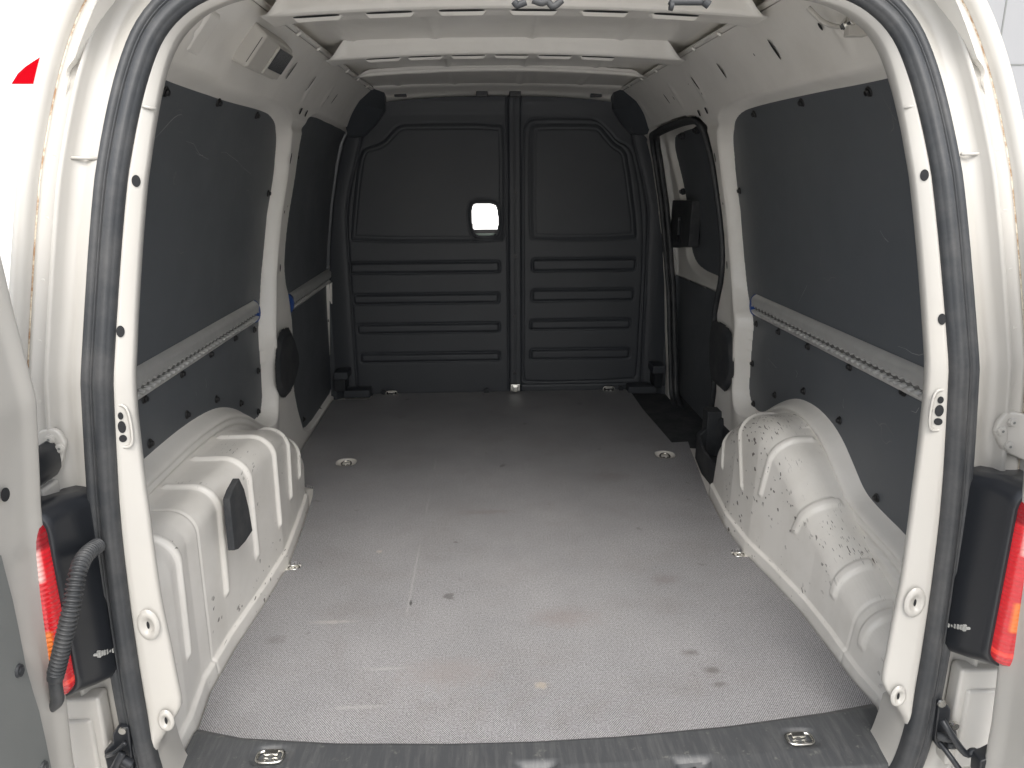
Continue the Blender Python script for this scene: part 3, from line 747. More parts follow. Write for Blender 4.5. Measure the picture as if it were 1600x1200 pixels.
# sides curl towards the cargo bay
e_ = np.clip((np.abs(X)-(.660-.10*ss(Z, .75, 1.25)))/.08, 0, 1); H -= .055*e_**1.6
H += .008*bump(np.abs(X)-(.655-.10*ss(Z, .75, 1.25)), .008)
H -= .012*ss(Z, 1.20, 1.26)
topz = at(800, 150, 1, BY)[2]
wn = chaikin(onb([(740.4,318.3),(737.5,327.5),(737,338),(738,350),(740,359),(743,365),(747.5,369),(769,369),(775,365),(778.3,355),(778.7,343),(777.5,330),(775,321.7),(770,318.7),(756.7,317.5)]), 1)
dW = sdf(X, Z, wn); H += .006*(1-ss(dW, .006, .016)); H -= .004*bump(dW-.018, .004)
Z = np.minimum(Z, topz-.045*(np.abs(X)/.6)**2.5)
lim = Wf(np.clip(Z, -.1, 1.3))+.010; X = np.clip(X, -lim, lim)
kp = (dW > -.002) & (np.abs(X) < 9) # (np.abs(X) < Wf(np.clip(Z, -.1, 1.3))+.012)
k = kp[:-1, :-1] & kp[1:, 1:] & kp[1:, :-1] & kp[:-1, 1:]
bulk = grid_obj('bulkhead', np.stack([X, BY+H, Z], -1), M_plastic, van, keep=k, flip=False)
b = BM()
n = len(wn)
V = [(x, BY+.004, z) for x, z in wn]+[(x, BY+.03, z) for x, z in wn]; b.add(V, [(i, (i+1) % n, n+(i+1) % n, n+i) for i in range(n)])
wf_ = b.build('window_frame', M_black, bulk)
zg0, zg1 = at(757, 370, 1, BY)[2], at(757, 365.2, 1, BY)[2]; zg2 = at(757, 359.3, 1, BY)[2]
xa, xb = wn[:, 0].min(), wn[:, 0].max()
b = BM(); b.box((xa, BY+.024, zg0), (xb, BY+.030, zg1)); b.build('glass_edge', M_greenish, bulk)
b = BM(); b.box((xa, BY+.026, zg1), (xb, BY+.034, zg2)); b.build('window_gasket', M_black, bulk)
for px, py in ((805,400),(805,300),(804,494),(804,583)):
    p = at(px, py, 1, BY-.006); b = BM(); b.disc(p, (0, -1, 0), .008, .003, 14); b.disc(p+np.array([0, -.003, 0]), (0, -1, 0), .004, .002, 6); b.build('bolt', M_black, bulk)
# corner blocks under the roof
def block(pts, yb, depth, name='corner_cap'):
    P = [tuple(at(x, y, 1, yb)[[0, 2]]) for x, y in pts]
    b = BM(); b.prism([(p[0], p[1]) for p in P], 1, yb+depth, yb)
    return b.build(name, M_plastic, bulk, bevel=.003)
M_cap = mat('dark_slate_cap_plastic', (.066, .074, .084), .5)
def cap(pts, centre):
    # wedge-shaped cap: flush with the bulkhead on its inner side, reaching rearwards along the roof rail
    P = [at(x, y, 1, yy) for x, y, yy in pts]; n = len(P); c = at(centre[0], centre[1], 1, centre[2])
    V = P+[p+np.array([0, max(.02, 2.21-p[1]), 0]) for p in P]+[c]
    F = [(2*n, i, (i+1) % n) for i in range(n)]+[(i, n+i, n+(i+1) % n, (i+1) % n) for i in range(n)]+[tuple(range(n, 2*n))[::-1]]
    bm = bmesh.new(); vs = [bm.verts.new(v) for v in V]
    for f in F: bm.faces.new([vs[i] for i in f])
    bmesh.ops.recalc_face_normals(bm, faces=bm.faces); me = bpy.data.meshes.new('corner_cap'); bm.to_mesh(me); bm.free(); me.materials.append(M_cap)
    o = link('corner_cap', me, bulk); m = o.modifiers.new('bevel', 'BEVEL'); m.width = .003; m.segments = 2
cap([(546,143,1.90),(556,131,1.94),(601,125,2.13),(600,172,2.14),(588,192,2.15),(566,212,2.13),(544,214,2.08),(537,188,1.99)], (572, 165, 2.02))
cap([(1018,142,1.90),(1004,130,1.94),(957,125,2.13),(960,170,2.14),(972,191,2.15),(990,208,2.13),(1012,210,2.08),(1020,188,1.99)], (986, 165, 2.02))
# feet and connectors in the lower corners
def bb(px0, py0, px1, py1, yb, d, name, m=None, par=None, bev=.004, label=None):
    a = at(px0, py1, 1, yb); c = at(px1, py0, 1, yb); b = BM(); b.box((a[0], yb, a[2]), (c[0], yb+d, c[2]))
    o = b.build(name, m or M_plastic, par or bulk, bevel=bev)
    if label: o['label'] = label
    return o
bb(537, 610, 578, 622, 2.13, .07, 'foot'); bb(982, 604, 1026, 616, 2.13, .07, 'foot')
bb(522, 582, 543, 594, 2.08, .1, 'connector'); bb(1020, 572, 1040, 584, 2.08, .1, 'connector')
bb(522, 592, 539, 612, 2.10, .1, 'connector', M_black); bb(1022, 582, 1036, 606, 2.10, .1, 'connector', M_black)
# top fixing tabs
for px in (625, 753, 805, 932):
    bb(px-9, 142, px+9, 151, 2.17, .03, 'fixing_tab', M_black, bev=.002)
# lashing rings at its foot
def ring_plate(px, py, wpx, yb, parent=van):
    c = at(px, py, 1, yb); s_ = wpx/FPX*np.linalg.norm(c-CAM)/2
    b = BM(); b.box((c[0]-s_*.8, yb+.002, c[2]-s_*.55), (c[0]+s_*.8, yb+.008, c[2]+s_*.5)); o = b.build('lashing_ring', M_dark, parent, bevel=.002)
    r_ = BM(); r_.tube([(x, yb-.003, z) for x, z in oval(c[0], c[2], s_, s_*.62, 24, 3.2)], .0032, 8, closed=True)
    r_.box((c[0]-s_*.6, yb-.007, c[2]+s_*.22), (c[0]+s_*.6, yb+.002, c[2]+s_*.52))
    r_.disc((c[0]-s_*.35, yb+.0, c[2]-s_*.15), (0, -1, 0), s_*.2, .005, 12); r_.disc((c[0]+s_*.35, yb+.0, c[2]-s_*.15), (0, -1, 0), s_*.2, .005, 12)
    r_.build('ring', M_chrome, o, bevel=.0012)
ring_plate(612, 616, 18, 2.17); ring_plate(951, 609, 18, 2.17)
b = BM(); c = at(805, 607, 1, 2.16); b.box((c[0]-.022, 2.165, c[2]-.016), (c[0]+.024, 2.19, c[2]+.018)); b.box((c[0]-.010, 2.150, c[2]-.016), (c[0]+.012, 2.17, c[2]+.010)); b.build('latch_bracket', M_chrome, bulk, bevel=.003)
for px, py in ((600,612),(760,611),(970,606)):
    c = at(px, py, 1, 2.18); b = BM(); b.disc(c, (0, -1, 0), .013, .010, 14); b.build('bolt', M_black, bulk, bevel=.002)

# ---------------------------------------------------------------- roof
def roofz(x, y): return np.interp(y, [-.1, .5, 1.1, 1.6, 2.1, 2.3], [1.338, 1.333, 1.320, 1.316, 1.311, 1.305])-.045*x*x
ys = np.arange(-.05, 2.3, .01); xs_ = np.arange(-.72, .7201, .01); Y, X = np.meshgrid(ys, xs_, indexing='ij')
Z = roofz(X, Y)
for xr in (-.42, -.2, .06, .30, .5): Z = Z-.004*bump(X-xr-.02*(Y-.7), .016)*ss(np.abs(Y-.70), .0, .01)
Z = Z-.05*ss(np.abs(X), .62, .72)
roof = grid_obj('roof_panel', np.stack([X, Y, Z], -1), M_paint_in, van, flip=True)
def bow(yf, zc, xe, slots, depth=.095, name='roof_bow', crown=.075, face=.05, label=None):
    # bright rear-facing face, then a flat underside with pressed slots; the ends taper down to the rails
    xs = np.linspace(-xe, xe, 401)
    prof = [(yf-.016, face), (yf-.010, face*.6), (yf-.006, .010), (yf-.002, .003), (yf+.006, 0.), (yf+.018, .002), (yf+depth*.5, .003), (yf+depth-.006, .002), (yf+depth, .006), (yf+depth+.004, .05)]
    Q = np.array(prof); d = np.r_[0, np.cumsum(np.hypot(*np.diff(Q, axis=0).T))]; t = np.linspace(0, d[-1], 110)
    Q = np.stack([np.interp(t, d, Q[:, 0]), np.interp(t, d, Q[:, 1])], -1)
    X = np.repeat(xs[:, None], len(Q), 1); Yq = np.repeat(Q[None, :, 0], len(xs), 0); dz = np.repeat(Q[None, :, 1], len(xs), 0)
    dz = dz*(1-ss(np.abs(X), xe-.065, xe-.006))
    Z = zc-crown*X*X+dz
    for xc in slots:
        q = np.maximum(np.abs(X-xc)-.046, np.abs(Yq-(yf+.052))-.008); Z = Z-.0075*(1-ss(q, -.006, .005))
    o = grid_obj(name, np.stack([X, Yq, Z], -1), M_paint_in, van, flip=True)
    dec = BM()
    for xc in slots:
        V = [(x, y, zc-crown*x*x+.0015) for x, y in oval(xc, yf+.032, .046, .0095, 20, 4)]
        dec.add(V, [tuple(range(20))])
    merge(o, dec.build('slot', [M_dark], None))
    if label: o['label'] = label
    return o
bow(.500, 1.283, .50, [-.40, -.255, -.11, .035, .18, .325, .44][:6], label='roof bow nearest the rear doors')
bow(1.085, 1.281, .49, [-.34, -.225, -.105, .015, .135, .255, .36][:6], label='second roof bow from the rear doors')
bow(1.60, 1.300, .50, [], depth=.03, crown=.085, face=.02, label='thin roof bow furthest from the rear doors')
# header above the bulkhead
xs = np.linspace(-.60, .60, 121); pr = np.array([(2.04, .030), (2.055, .012), (2.065, .006), (2.10, .002), (2.16, -.006), (2.20, -.014), (2.24, -.05), (2.25, -.12)])
X = np.repeat(xs[:, None], len(pr), 1); Yq = np.repeat(pr[None, :, 0], 121, 0); Z = 1.302-.07*X*X+pr[None, :, 1]
grid_obj('front_header', np.stack([X, Yq, Z], -1), M_paint_in, van, flip=True)
# spot-welded flange lugs between rails and roof
for s in (-1, 1):
    P = []
    ys = np.linspace(-.02, 2.2, 60)
    P = np.array([[(s*x, y, z) for x, z in ((.500, 1.285), (.493, 1.288), (.490, 1.293), (.497, 1.298), (.60, 1.300))] for y in ys])
    rf = grid_obj('rail_flange', P, M_paint_in, van, flip=(s < 0))
    for yy in np.arange(.35, 2.1, .22):
        b = BM(); b.disc((s*.493, yy, 1.283), (-s*.6, 0, -1), .008, .004, 12, r2=.005); merge(rf, b.build('lug', [M_paint_in], None))

# ---------------------------------------------------------------- rear opening: seal, pillar flange, jamb
half = [(0, -.075), (.45, -.070), (.55, -.060), (.60, -.045), (.628, -.015), (.641, .035), (.648, .10), (.651, .20), (.651, .30), (.649, .40), (.645, .50), (.636, .60), (.626, .70), (.615, .80), (.603, .90), (.588, 1.0), (.572, 1.075), (.557, 1.125), (.540, 1.165), (.513, 1.200), (.470, 1.232), (.40, 1.254), (.20, 1.270), (0, 1.275)]
hp_ = chaikin(half, 2, closed=False)
# even spacing
def resample(P, n):
    d = np.r_[0, np.cumsum(np.linalg.norm(np.diff(P, axis=0), axis=1))]; t = np.linspace(0, d[-1], n)
    return np.stack([np.interp(t, d, P[:, k]) for k in range(P.shape[1])], -1)
hp_ = resample(hp_, 150)
loop = np.vstack([hp_, (hp_*[-1, 1])[::-1][1:-1]])
tg = np.roll(loop, -1, 0)-np.roll(loop, 1, 0); tg /= np.linalg.norm(tg, axis=1, keepdims=True); nr = np.stack([tg[:, 1], -tg[:, 0]], -1)   # outward
def ring(prof, name, m, parent=van, sel=None, smooth_flip=False, tscale=None):
    """sweep (outward offset, y offset) along the opening"""
    prof = np.array(prof, float)
    P = np.zeros((len(loop), len(prof), 3))
    for j, (t, yo) in enumerate(prof):
        q = loop+nr*(np.full(len(loop), t) if tscale is None else tscale(t, loop))[:, None]
        P[:, j, 0] = q[:, 0]; P[:, j, 2] = q[:, 1]; P[:, j, 1] = Yo(q[:, 1])+yo
    return grid_obj(name, P, m, parent, flip=smooth_flip, closed_u=True)
# rubber seal: outer lip, two fine grooves, hollow bulb
sp_ = [(.003, .030), (.003, -.002), (.001, -.0065), (-.009, -.008), (-.0105, -.003), (-.0118, -.003), (-.0128, -.010), (-.0142, -.010), (-.0152, -.004), (-.0162, -.004), (-.0172, -.0115), (-.0185, -.0135),
       (-.0225, -.0150), (-.0270, -.0155), (-.0305, -.0145), (-.0325, -.0115), (-.0345, -.0095), (-.0375, -.007), (-.0395, .000), (-.039, .012)]
seal = ring(sp_, 'door_seal', M_rubber); seal['label'] = 'ribbed black rubber seal around the whole rear opening'
# cream pillar flange inside the seal
def flw(t, L):
    z = L[:, 1]; x = np.abs(L[:, 0])
    wd = np.interp(z, [-.04, .09, .152, .168, .27, .35, .5, .65, .8, .9, 1.0, 1.07, 1.12, 1.2, 1.3], [.038, .038, .081, .088, .084, .078, .073, .061, .058, .057, .056, .053, .050, .046, .046])
    u = (-t-.037)/(.083-.037)            # 0 at the seal, 1 at the inner edge
    return -(.037+u*(wd-.037))
fl = ring([(-.034, .016), (-.038, .006), (-.040, .0025), (-.043, .001), (-.052, .003), (-.066, .0075), (-.0785, .0120), (-.0815, .0140), (-.083, .0175), (-.0832, .022), (-.076, .034), (-.05, .052), (.0, .065), (.10, .09)], 'rear_pillar', M_paint_dimmed, tscale=flw)
b = BM()
def rd(px, py, w_, h_):
    # sits on the tilted flange: find the flange's own depth and slope at that height
    p = on_rear(px, py, .004); i = np.argmin(np.hypot(loop[:, 0]-p[0], loop[:, 1]-p[2])); q = np.array([p[0], p[2]])
    prf = np.array([(.037, .001), (.043, .001), (.052, .003), (.066, .0075), (.0785, .0120), (.09, .016)])
    def yat(xz):
        k = np.argmin(np.hypot(loop[:, 0]-xz[0], loop[:, 1]-xz[1])); t = -(xz-loop[k])@nr[k]
        wd = -flw(-.083, loop[k:k+1])[0]; u_ = (t-.037)/(wd-.037)
        return Yo(xz[1])+np.interp(.037+u_*.046, prf[:, 0], prf[:, 1])
    V = []
    for tt in np.linspace(0, 2*math.pi, 18, endpoint=False):
        xz = q+np.array([w_/2*math.cos(tt), h_/2*math.sin(tt)]); V.append((xz[0], yat(xz)-.0012, xz[1]))
    b.add(V+[(q[0], yat(q)-.0012, q[1])], [(k, (k+1) % 18, 18) for k in range(18)])
for px, py, w_, h_ in ((211.8,282.8,.009,.016),(189,517.5,.009,.016),(1445,273.7,.009,.016),(1470.5,498.3,.009,.016),
    (189,649.6,.006,.011),(190.8,667,.009,.018),(192.5,685,.009,.011),(1469.5,625,.007,.011),(1467.7,641.8,.010,.018),(1466,659,.010,.011)):
    rd(px, py, w_, h_)
merge(fl, b.build('hole', [M_dark], None))
# pressed dimples with a small slot low on the flange
for px, py in ((232,976),(260,1125),(1429,941),(1403,1087)):
    p = on_rear(px, py, .0045); b = BM()
    kk = .75 if p[2] < .2 else 1.; R_ = [(.021, -.001), (.018, -.0045), (.013, -.0055), (.010, -.003), (.008, .0)]; n_ = 28
    V = [(p[0]+kk*r*math.cos(t)*.8, p[1]+yy, p[2]+kk*r*math.sin(t)*1.25) for r, yy in R_ for t in np.linspace(0, 2*math.pi, n_, endpoint=False)]
    b.add(V, [(i*n_+k_, (i+1)*n_+k_, (i+1)*n_+(k_+1) % n_, i*n_+(k_+1) % n_) for i in range(4) for k_ in range(n_)]); b.f.append(tuple(range(4*n_, 5*n_))[::-1]); b.m.append(0)
    b.add([(p[0]+.0022*math.cos(t), p[1]-.0015, p[2]+.0065*math.sin(t)) for t in np.linspace(0, 2*math.pi, 12, endpoint=False)], [tuple(range(12))], 1)
    b.build('dimple', [M_paint_dimmed, M_dark], fl, smooth=True)
# raised oblong plate round the three striker holes
for s, c in ((-1, on_rear(190.8, 667, .003)), (1, on_rear(1467.7, 641.8, .003))):
    b = BM(); pts = oval(c[0], c[2], .0115, .031, 40, 3)
    b.tube([(x, c[1]+.002, z) for x, z in pts], .0022, 6, closed=True); b.build('striker_plate', M_paint_dimmed, fl, smooth=True)
# horizontal weld joints on the flange
for s, (px0, py0), (px1, py1) in ((-1, (222,166), (243,170)), (1, (1413,168), (1443,164))):
    a = on_rear(px0, py0, .001 if s < 0 else .010); c = on_rear(px1, py1, .010 if s < 0 else .001); b = BM(); b.tube([a, (a+c)/2+np.array([0, -.001, 0]), c], .0022, 6); b.build('weld_joint', M_paint_dimmed, fl, smooth=True)
# jamb outside the seal
jp = [(-.006, .020), (.004, .016), (.018, .018), (.024, .020), (.030, .022), (.043, .012), (.046, .001), (.050, -.004), (.053, -.001), (.055, .004), (.070, .003), (.0755, .004), (.0765, .010), (.0785, .010), (.080, -.002), (.084, -.008), (.091, -.012), (.099, -.010), (.106, .002), (.111, .02), (.116, .10)]
jamb = ring(jp, 'rear_jamb', M_paint_dimmed)
b = BM()
idx = [i for i in range(len(loop)) if loop[i, 1] > .40]
for s in (-1, 1):
    q = [(loop[i]+nr[i]*.0775) for i in range(len(loop)) if loop[i, 0]*s > 0 and loop[i, 1] > .45 and loop[i, 1] < 1.2]
    q = sorted(q, key=lambda p: p[1])
    b = BM(); b.tube([(p[0], Yo(p[1])+.006, p[1]) for p in q], .0013, 6); b.build('sealer_line', M_rust, jamb, smooth=True)
b = BM()
for s in (-1, 1):
    for z in (1.16, 1.08, .99, .90, .82, .74, .665):
        i = np.argmin(np.abs(loop[:, 1]-z)+(loop[:, 0]*s < 0)*9); p = loop[i]+nr[i]*.063
        b.disc((p[0], Yo(p[1])+.005, p[1]), (0, -1, 0), .0045, .0015, 12, r2=.003)
merge(jamb, b.build('weld', [M_paint_dimmed], None))
for s, (px0, py0), (px1, py1) in ((-1, (105,246), (160,248)), (1, (1502,241), (1552,240))):
    a = on_rear(px0, py0, .010); c = on_rear(px1, py1, .019); b = BM(); b.tube([a, c], .0025, 6); b.build('weld_joint', M_paint_dimmed, jamb, smooth=True)

# outer shell so daylight enters only through the openings
sh = ring([(.112, .03), (.120, .10), (.145, .3), (.180, .9), (.19, 1.8), (.19, 2.7)], 'body_shell', M_paint_dimmed)
b = BM(); b.box((-.9, 2.60, -.3), (-.42, 2.64, 1.5)); b.box((.30, 2.60, -.3), (.9, 2.64, 1.5)); b.box((-.42, 2.60, 1.12), (.30, 2.64, 1.5)); b.box((-.42, 2.60, -.3), (.30, 2.64, .45))  # added unseen panels, block light leaking in past the bulkhead
b.build('cab_light_block', M_blackmat, van)
# rear face of the body below the lamps, between jamb and skin
b = BM()
for s in (-1, 1):
    b.box((.70 if s > 0 else -.79, -.090, -.50), (.79 if s > 0 else -.70, -.06, .60))
b.box((-.83, -.16, -.50), (.83, -.06, -.10)); b.build('rear_skirt', M_paint_dimmed, van, bevel=.01)
b = BM(); b.box((-.83, -.10, -.50), (.83, 2.3, -.26)); b.build('underbody', M_blackmat, van)

# sill and its scuff plate
for s in (-1, 1):
    b = BM(); xf = .655 if s > 0 else .615
    V = [(s*x, y, z) for x, y, z in ((.606, -.128, -.02), (.608, -.128, .010), (.650, -.120, .06), (.70, -.10, .13), (xf, .075, -.02), (xf+.002, .07, .010), (xf+.045, .065, .05), (xf+.08, .06, .12))]
    F = [(0, 1, 5, 4), (1, 2, 6, 5), (2, 3, 7, 6)]
    if s > 0: F = [f[::-1] for f in F]
    b.add(V, F); o_ = b.build('rear_sill', M_paint_in, van, smooth=True)
b = BM()
top = [(-.607, .041)]+front+[(.645, .048)]
V = []; F = []
lo = [(-.607, -.13), (-.52, -.13), (-.35, -.13), (-.15, -.13), (0, -.13), (.15, -.13), (.35, -.13), (.54, -.13), (.607, -.13)]
n_ = len(top)
rows = []
for f, z in ((0, .0005), (.04, .0050), (.10, .0085), (.6, .010), (.85, .006), (.95, -.004), (1.0, -.03)):
    rows.append([(t[0]+(l[0]-t[0])*f, t[1]+(l[1]-t[1])*f, z) for t, l in zip(top, lo)])
P = np.array(rows); nn = []
for r_ in rows: nn.append(resample(np.array(r_), 160))
P = resample(np.array(nn).reshape(7, -1), 60).reshape(60, 160, 3)
# wells for the two lashing rings and two lock strikers, pressed down in the plastic
cs = [at(422, 1181, 2, .008), at(1250, 1153, 2, .008)]; ck = [at(838, 1197, 2, .004), at(1080, 1190, 2, .004)]
X, Y = P[..., 0], P[..., 1]
for c in cs:
    q = np.hypot(np.maximum(np.abs(X-c[0])-.012, 0), np.maximum(np.abs(Y-c[1])-.006, 0)); P[..., 2] -= .007*(1-ss(q, .012, .020))
for c in ck:
    q = np.maximum(np.abs(X-c[0])-.03, np.maximum(Y-c[1]-.0, -1)); P[..., 2] -= .016*(1-ss(q, -.016, .012))
rec = np.zeros(P.shape[:2], bool)
for c in ck: rec |= np.maximum(np.abs(X-c[0])-.03, Y-c[1]) < -.001
scf = grid_obj('sill_scuff_plate', P, None, van, flip=False, mats=[M_sill, M_blackmat], midx=rec[:-1, :-1].astype(int))
for c in cs:
    r_ = BM(); z = .006
    r_.tube([(x, y, z) for x, y in oval(c[0], c[1], .0225, .0140, 28, 3.4)], .0030, 10, closed=True)
    r_.box((c[0]-.012, c[1]+.003, z-.003), (c[0]+.012, c[1]+.013, z+.003))
    r_.disc((c[0]-.008, c[1]-.005, .001), (0, 0, 1), .0062, .003, 16); r_.disc((c[0]+.008, c[1]-.005, .001), (0, 0, 1), .0062, .003, 16)
    r_.disc((c[0]-.008, c[1]-.005, .004), (0, 0, 1), .0028, .001, 6); r_.disc((c[0]+.008, c[1]-.005, .004), (0, 0, 1), .0028, .001, 6)
    r_.build('lashing_ring', M_chrome, scf, bevel=.0012)
for c in ck[1:]:
    r_ = BM(); r_.tube([(c[0]-.004, c[1]-.012, -.02), (c[0]-.004, c[1]-.012, -.003), (c[0]+.006, c[1]-.012, -.001)], .004, 8); r_.build('lock_striker', M_dark, scf)

# ---------------------------------------------------------------- tail lamps
def tail_lamp(s):
    xi, xo, z0, z1 = .650, .86, .258, .548
    # housing: rounded slab, inboard face slightly tapered
    def sec(x0, x1, za, zb, r, n=7):
        pts = []
        for cx, cz, a0 in ((x1-r, zb-r, 0), (x0+r, zb-r, 90), (x0+r, za+r, 180), (x1-r, za+r, 270)):
            for a in np.linspace(a0, a0+90, n): pts.append((cx+r*math.cos(math.radians(a)), cz+r*math.sin(math.radians(a))))
        return pts
    secs = [(-.085, sec(xi-.012, xo, z0-.03, z1-.010, .022)), (-.112, sec(xi-.012, xo, z0-.028, z1-.010, .022)), (-.150, sec(xi-.004, xo, z0-.016, z1, .026)), (-.188, sec(xi, xo, z0, z1+.002, .030)), (-.196, sec(xi+.003, xo, z0+.003, z1-.001, .030)), (-.198, sec(xi+.006, xo, z0+.006, z1-.004, .028))]
    b = BM(); V = []; n = len(secs[0][1])
    for y, q in secs: V += [(s*x, y, z) for x, z in q]
    F = []
    for i in range(len(secs)-1):
        for k in range(n):
            f = (i*n+k, i*n+(k+1) % n, (i+1)*n+(k+1) % n, (i+1)*n+k); F.append(f if s < 0 else f[::-1])
    F.append(tuple(range((len(secs)-1)*n, len(secs)*n)))
    b.add(V, F); o = b.build('tail_lamp', M_black, van, smooth=False, bevel=.0015)
    # red lens standing proud of the housing, in bands
    lens = [(-.197, sec(xi+.008, xo, z0+.008, z1-.006, .026)), (-.206, sec(xi+.009, xo, z0+.009, z1-.007, .026)), (-.216, sec(xi+.016, xo, z0+.014, z1-.014, .024)), (-.222, sec(xi+.035, xo, z0+.02, z1-.03, .02))]
    b = BM(); V = []
    for y, q in lens: V += [(s*x, y, z) for x, z in q]
    F = []
    for i in range(len(lens)-1):
        for k in range(n):
            f = (i*n+k, i*n+(k+1) % n, (i+1)*n+(k+1) % n, (i+1)*n+k); F.append(f if s < 0 else f[::-1])
    F.append(tuple(range((len(lens)-1)*n, len(lens)*n))); b.add(V, F)
    l = b.build('lens', M_red, o, smooth=True)
    b = BM(); b.box((min(s*.618, s*.662), -.106, .225), (max(s*.618, s*.662), -.094, .520)); b.build('backing_plate', M_black, o, bevel=.004)
    # tiny row of embossed marks on the inboard face
    b = BM()
    for k in range(7):
        y = -.125-.0062*k; z = .285+.0032*k; hh = [.006, .003, .007, .007, .007, .010, .003][k]
        b.box((min(s*(xi-.0105+.0022*k*.6), s*(xi-.0085)), y-.0016, z-hh/2), (max(s*(xi-.0105+.0022*k*.6), s*(xi-.0085)), y+.0016, z+hh/2))
    b.build('embossed_mark', M_print, o)
    return o
tL = tail_lamp(-1); tR = tail_lamp(1)

# ---------------------------------------------------------------- hinges, check straps, rear doors
def hinge_plate(pts, bolts, s, yy, name='upper_hinge'):
    P = [at(x, y, 1, yy) for x, y in pts]; poly = [(p[0], p[2]) for p in P]
    area = sum(poly[i][0]*poly[(i+1) % len(poly)][1]-poly[(i+1) % len(poly)][0]*poly[i][1] for i in range(len(poly)))
    if area > 0: poly = poly[::-1]
    b = BM(); b.prism([tuple(q) for q in poly[::-1]], 1, yy+.010, yy); o = b.build(name, M_paint_dimmed, van, bevel=.003)
    for px, py, r in bolts:
        p = at(px, py, 1, yy-.0002); c = BM(); c.disc(p, (0, -1, 0), r, .003, 24, r2=r*.93); c.disc(p+np.array([0, -.003, 0]), (0, -1, 0), r*.78, .0012, 24, r2=r*.7)
        c.disc(p+np.array([0, -.0043, 0]), (0, -1, 0), r*.30, .0004, 6, m=1); c.build('bolt', [M_paint_dimmed, M_trim], o, bevel=.0006)
    return o
hinge_plate([(40,686),(65,672),(80,670),(91,675),(101,690),(102,700),(94,733),(88,740),(62,752),(40,760)], [(78,686,.0072),(94.7,700,.0072),(84.7,726,.0072)], -1, -.115)
hinge_plate([(1612,650),(1590,645),(1574,645),(1561,660),(1555,676),(1566,702),(1573,708),(1612,726)], [(1582,659.6,.0075),(1564.5,673,.0075),(1576,697,.0075)], 1, -.115)
hinge_plate([(128,1200),(136,1180),(150,1164),(160,1158),(170,1162),(184,1176),(190,1215),(128,1215)], [(157,1177,.007)], -1, -.125, 'lower_hinge')
hinge_plate([(1482,1128),(1490,1120),(1504,1115),(1516,1118),(1530,1130),(1548,1150),(1560,1200),(1500,1200)], [(1507,1131,.0078)], 1, -.125, 'lower_hinge')
# pressed stiffeners below the lamps
for s in (-1, 1):
    b = BM(); x0, x1 = (-.80, -.672) if s < 0 else (.672, .80)
    b.box((x0, -.130, .02), (x1, -.10, .205)); 
    b.box((x0+.012, -.136, .02), (x1-.014, -.12, .17)); b.build('jamb_stiffener', M_paint_dimmed, van, bevel=.006)
def strut(pts, r, name='check_strap', m=None, par=van):
    b = BM(); Q = resample(chaikin(pts, 2, closed=False), 40); b.tube(Q, r, 10); return b.build(name, m or M_black, par, smooth=True)
def P3(px, py, yy): return at(px, py, 1, yy)
# right check strap: bracket, two rods
b = BM()
q = [P3(x, y, -.125) for x, y in ((1462,1090),(1472,1092),(1481,1102),(1480,1120),(1476,1124),(1490,1135),(1492,1165),(1462,1165),(1455,1150))]
b.prism([(p[0], p[2]) for p in q], 1, -.118, -.135); br = b.build('check_bracket', M_black, van, bevel=.003)
c = BM(); c.disc(P3(1471, 1099, -.136), (0, -1, 0), .007, .003, 18, r2=.006); c.build('bolt', M_chrome, br)
c = BM(); c.disc(P3(1490, 1132, -.136), (0, -1, 0), .007, .006, 18, r2=.006); c.build('bolt', M_chrome, br)
c = BM(); c.tube([P3(1464,1150,-.145), P3(1478,1153,-.15), P3(1491,1154,-.15)], .007, 10); c.tube([P3(1480,1164,-.15), P3(1490,1165,-.15)], .006, 10); c.build('roller', M_blackmat, br, smooth=True)
strut([P3(1472,1125,-.150), P3(1480,1138,-.16), P3(1494,1160,-.17), P3(1508,1178,-.175), P3(1514,1179,-.175), P3(1520,1172,-.175), P3(1528,1176,-.178), P3(1532,1192,-.18), P3(1536,1210,-.18)], .0055)
strut([P3(1468,1160,-.145), P3(1485,1182,-.165), P3(1505,1210,-.18)], .0045)
b = BM(); q = [P3(x, y, -.19) for x, y in ((1526,1182),(1540,1178),(1556,1170),(1560,1210),(1524,1210))]; b.prism([(p[0], p[2]) for p in q], 1, -.175, -.20); b.build('check_bracket', M_black, van, bevel=.003)
# left check strap
b = BM(); q = [P3(x, y, -.125) for x, y in ((205,1130),(188,1129),(180,1140),(180,1155),(166,1168),(168,1178),(176,1215),(215,1215))]; b.prism([(p[0], p[2]) for p in q], 1, -.118, -.135); br = b.build('check_bracket', M_black, van, bevel=.003)
c = BM(); c.disc(P3(192, 1141, -.136), (0, -1, 0), .0062, .003, 18, r2=.0055); c.build('bolt', M_chrome, br)
strut([P3(167,1181,-.14), P3(176,1178,-.15), P3(185,1172,-.15), P3(196,1160,-.15)], .0035)
strut([P3(175,1207,-.16), P3(184,1190,-.16), P3(192,1176,-.155)], .0060)
strut([P3(188,1185,-.15), P3(205,1195,-.15)], .008, name='roller')

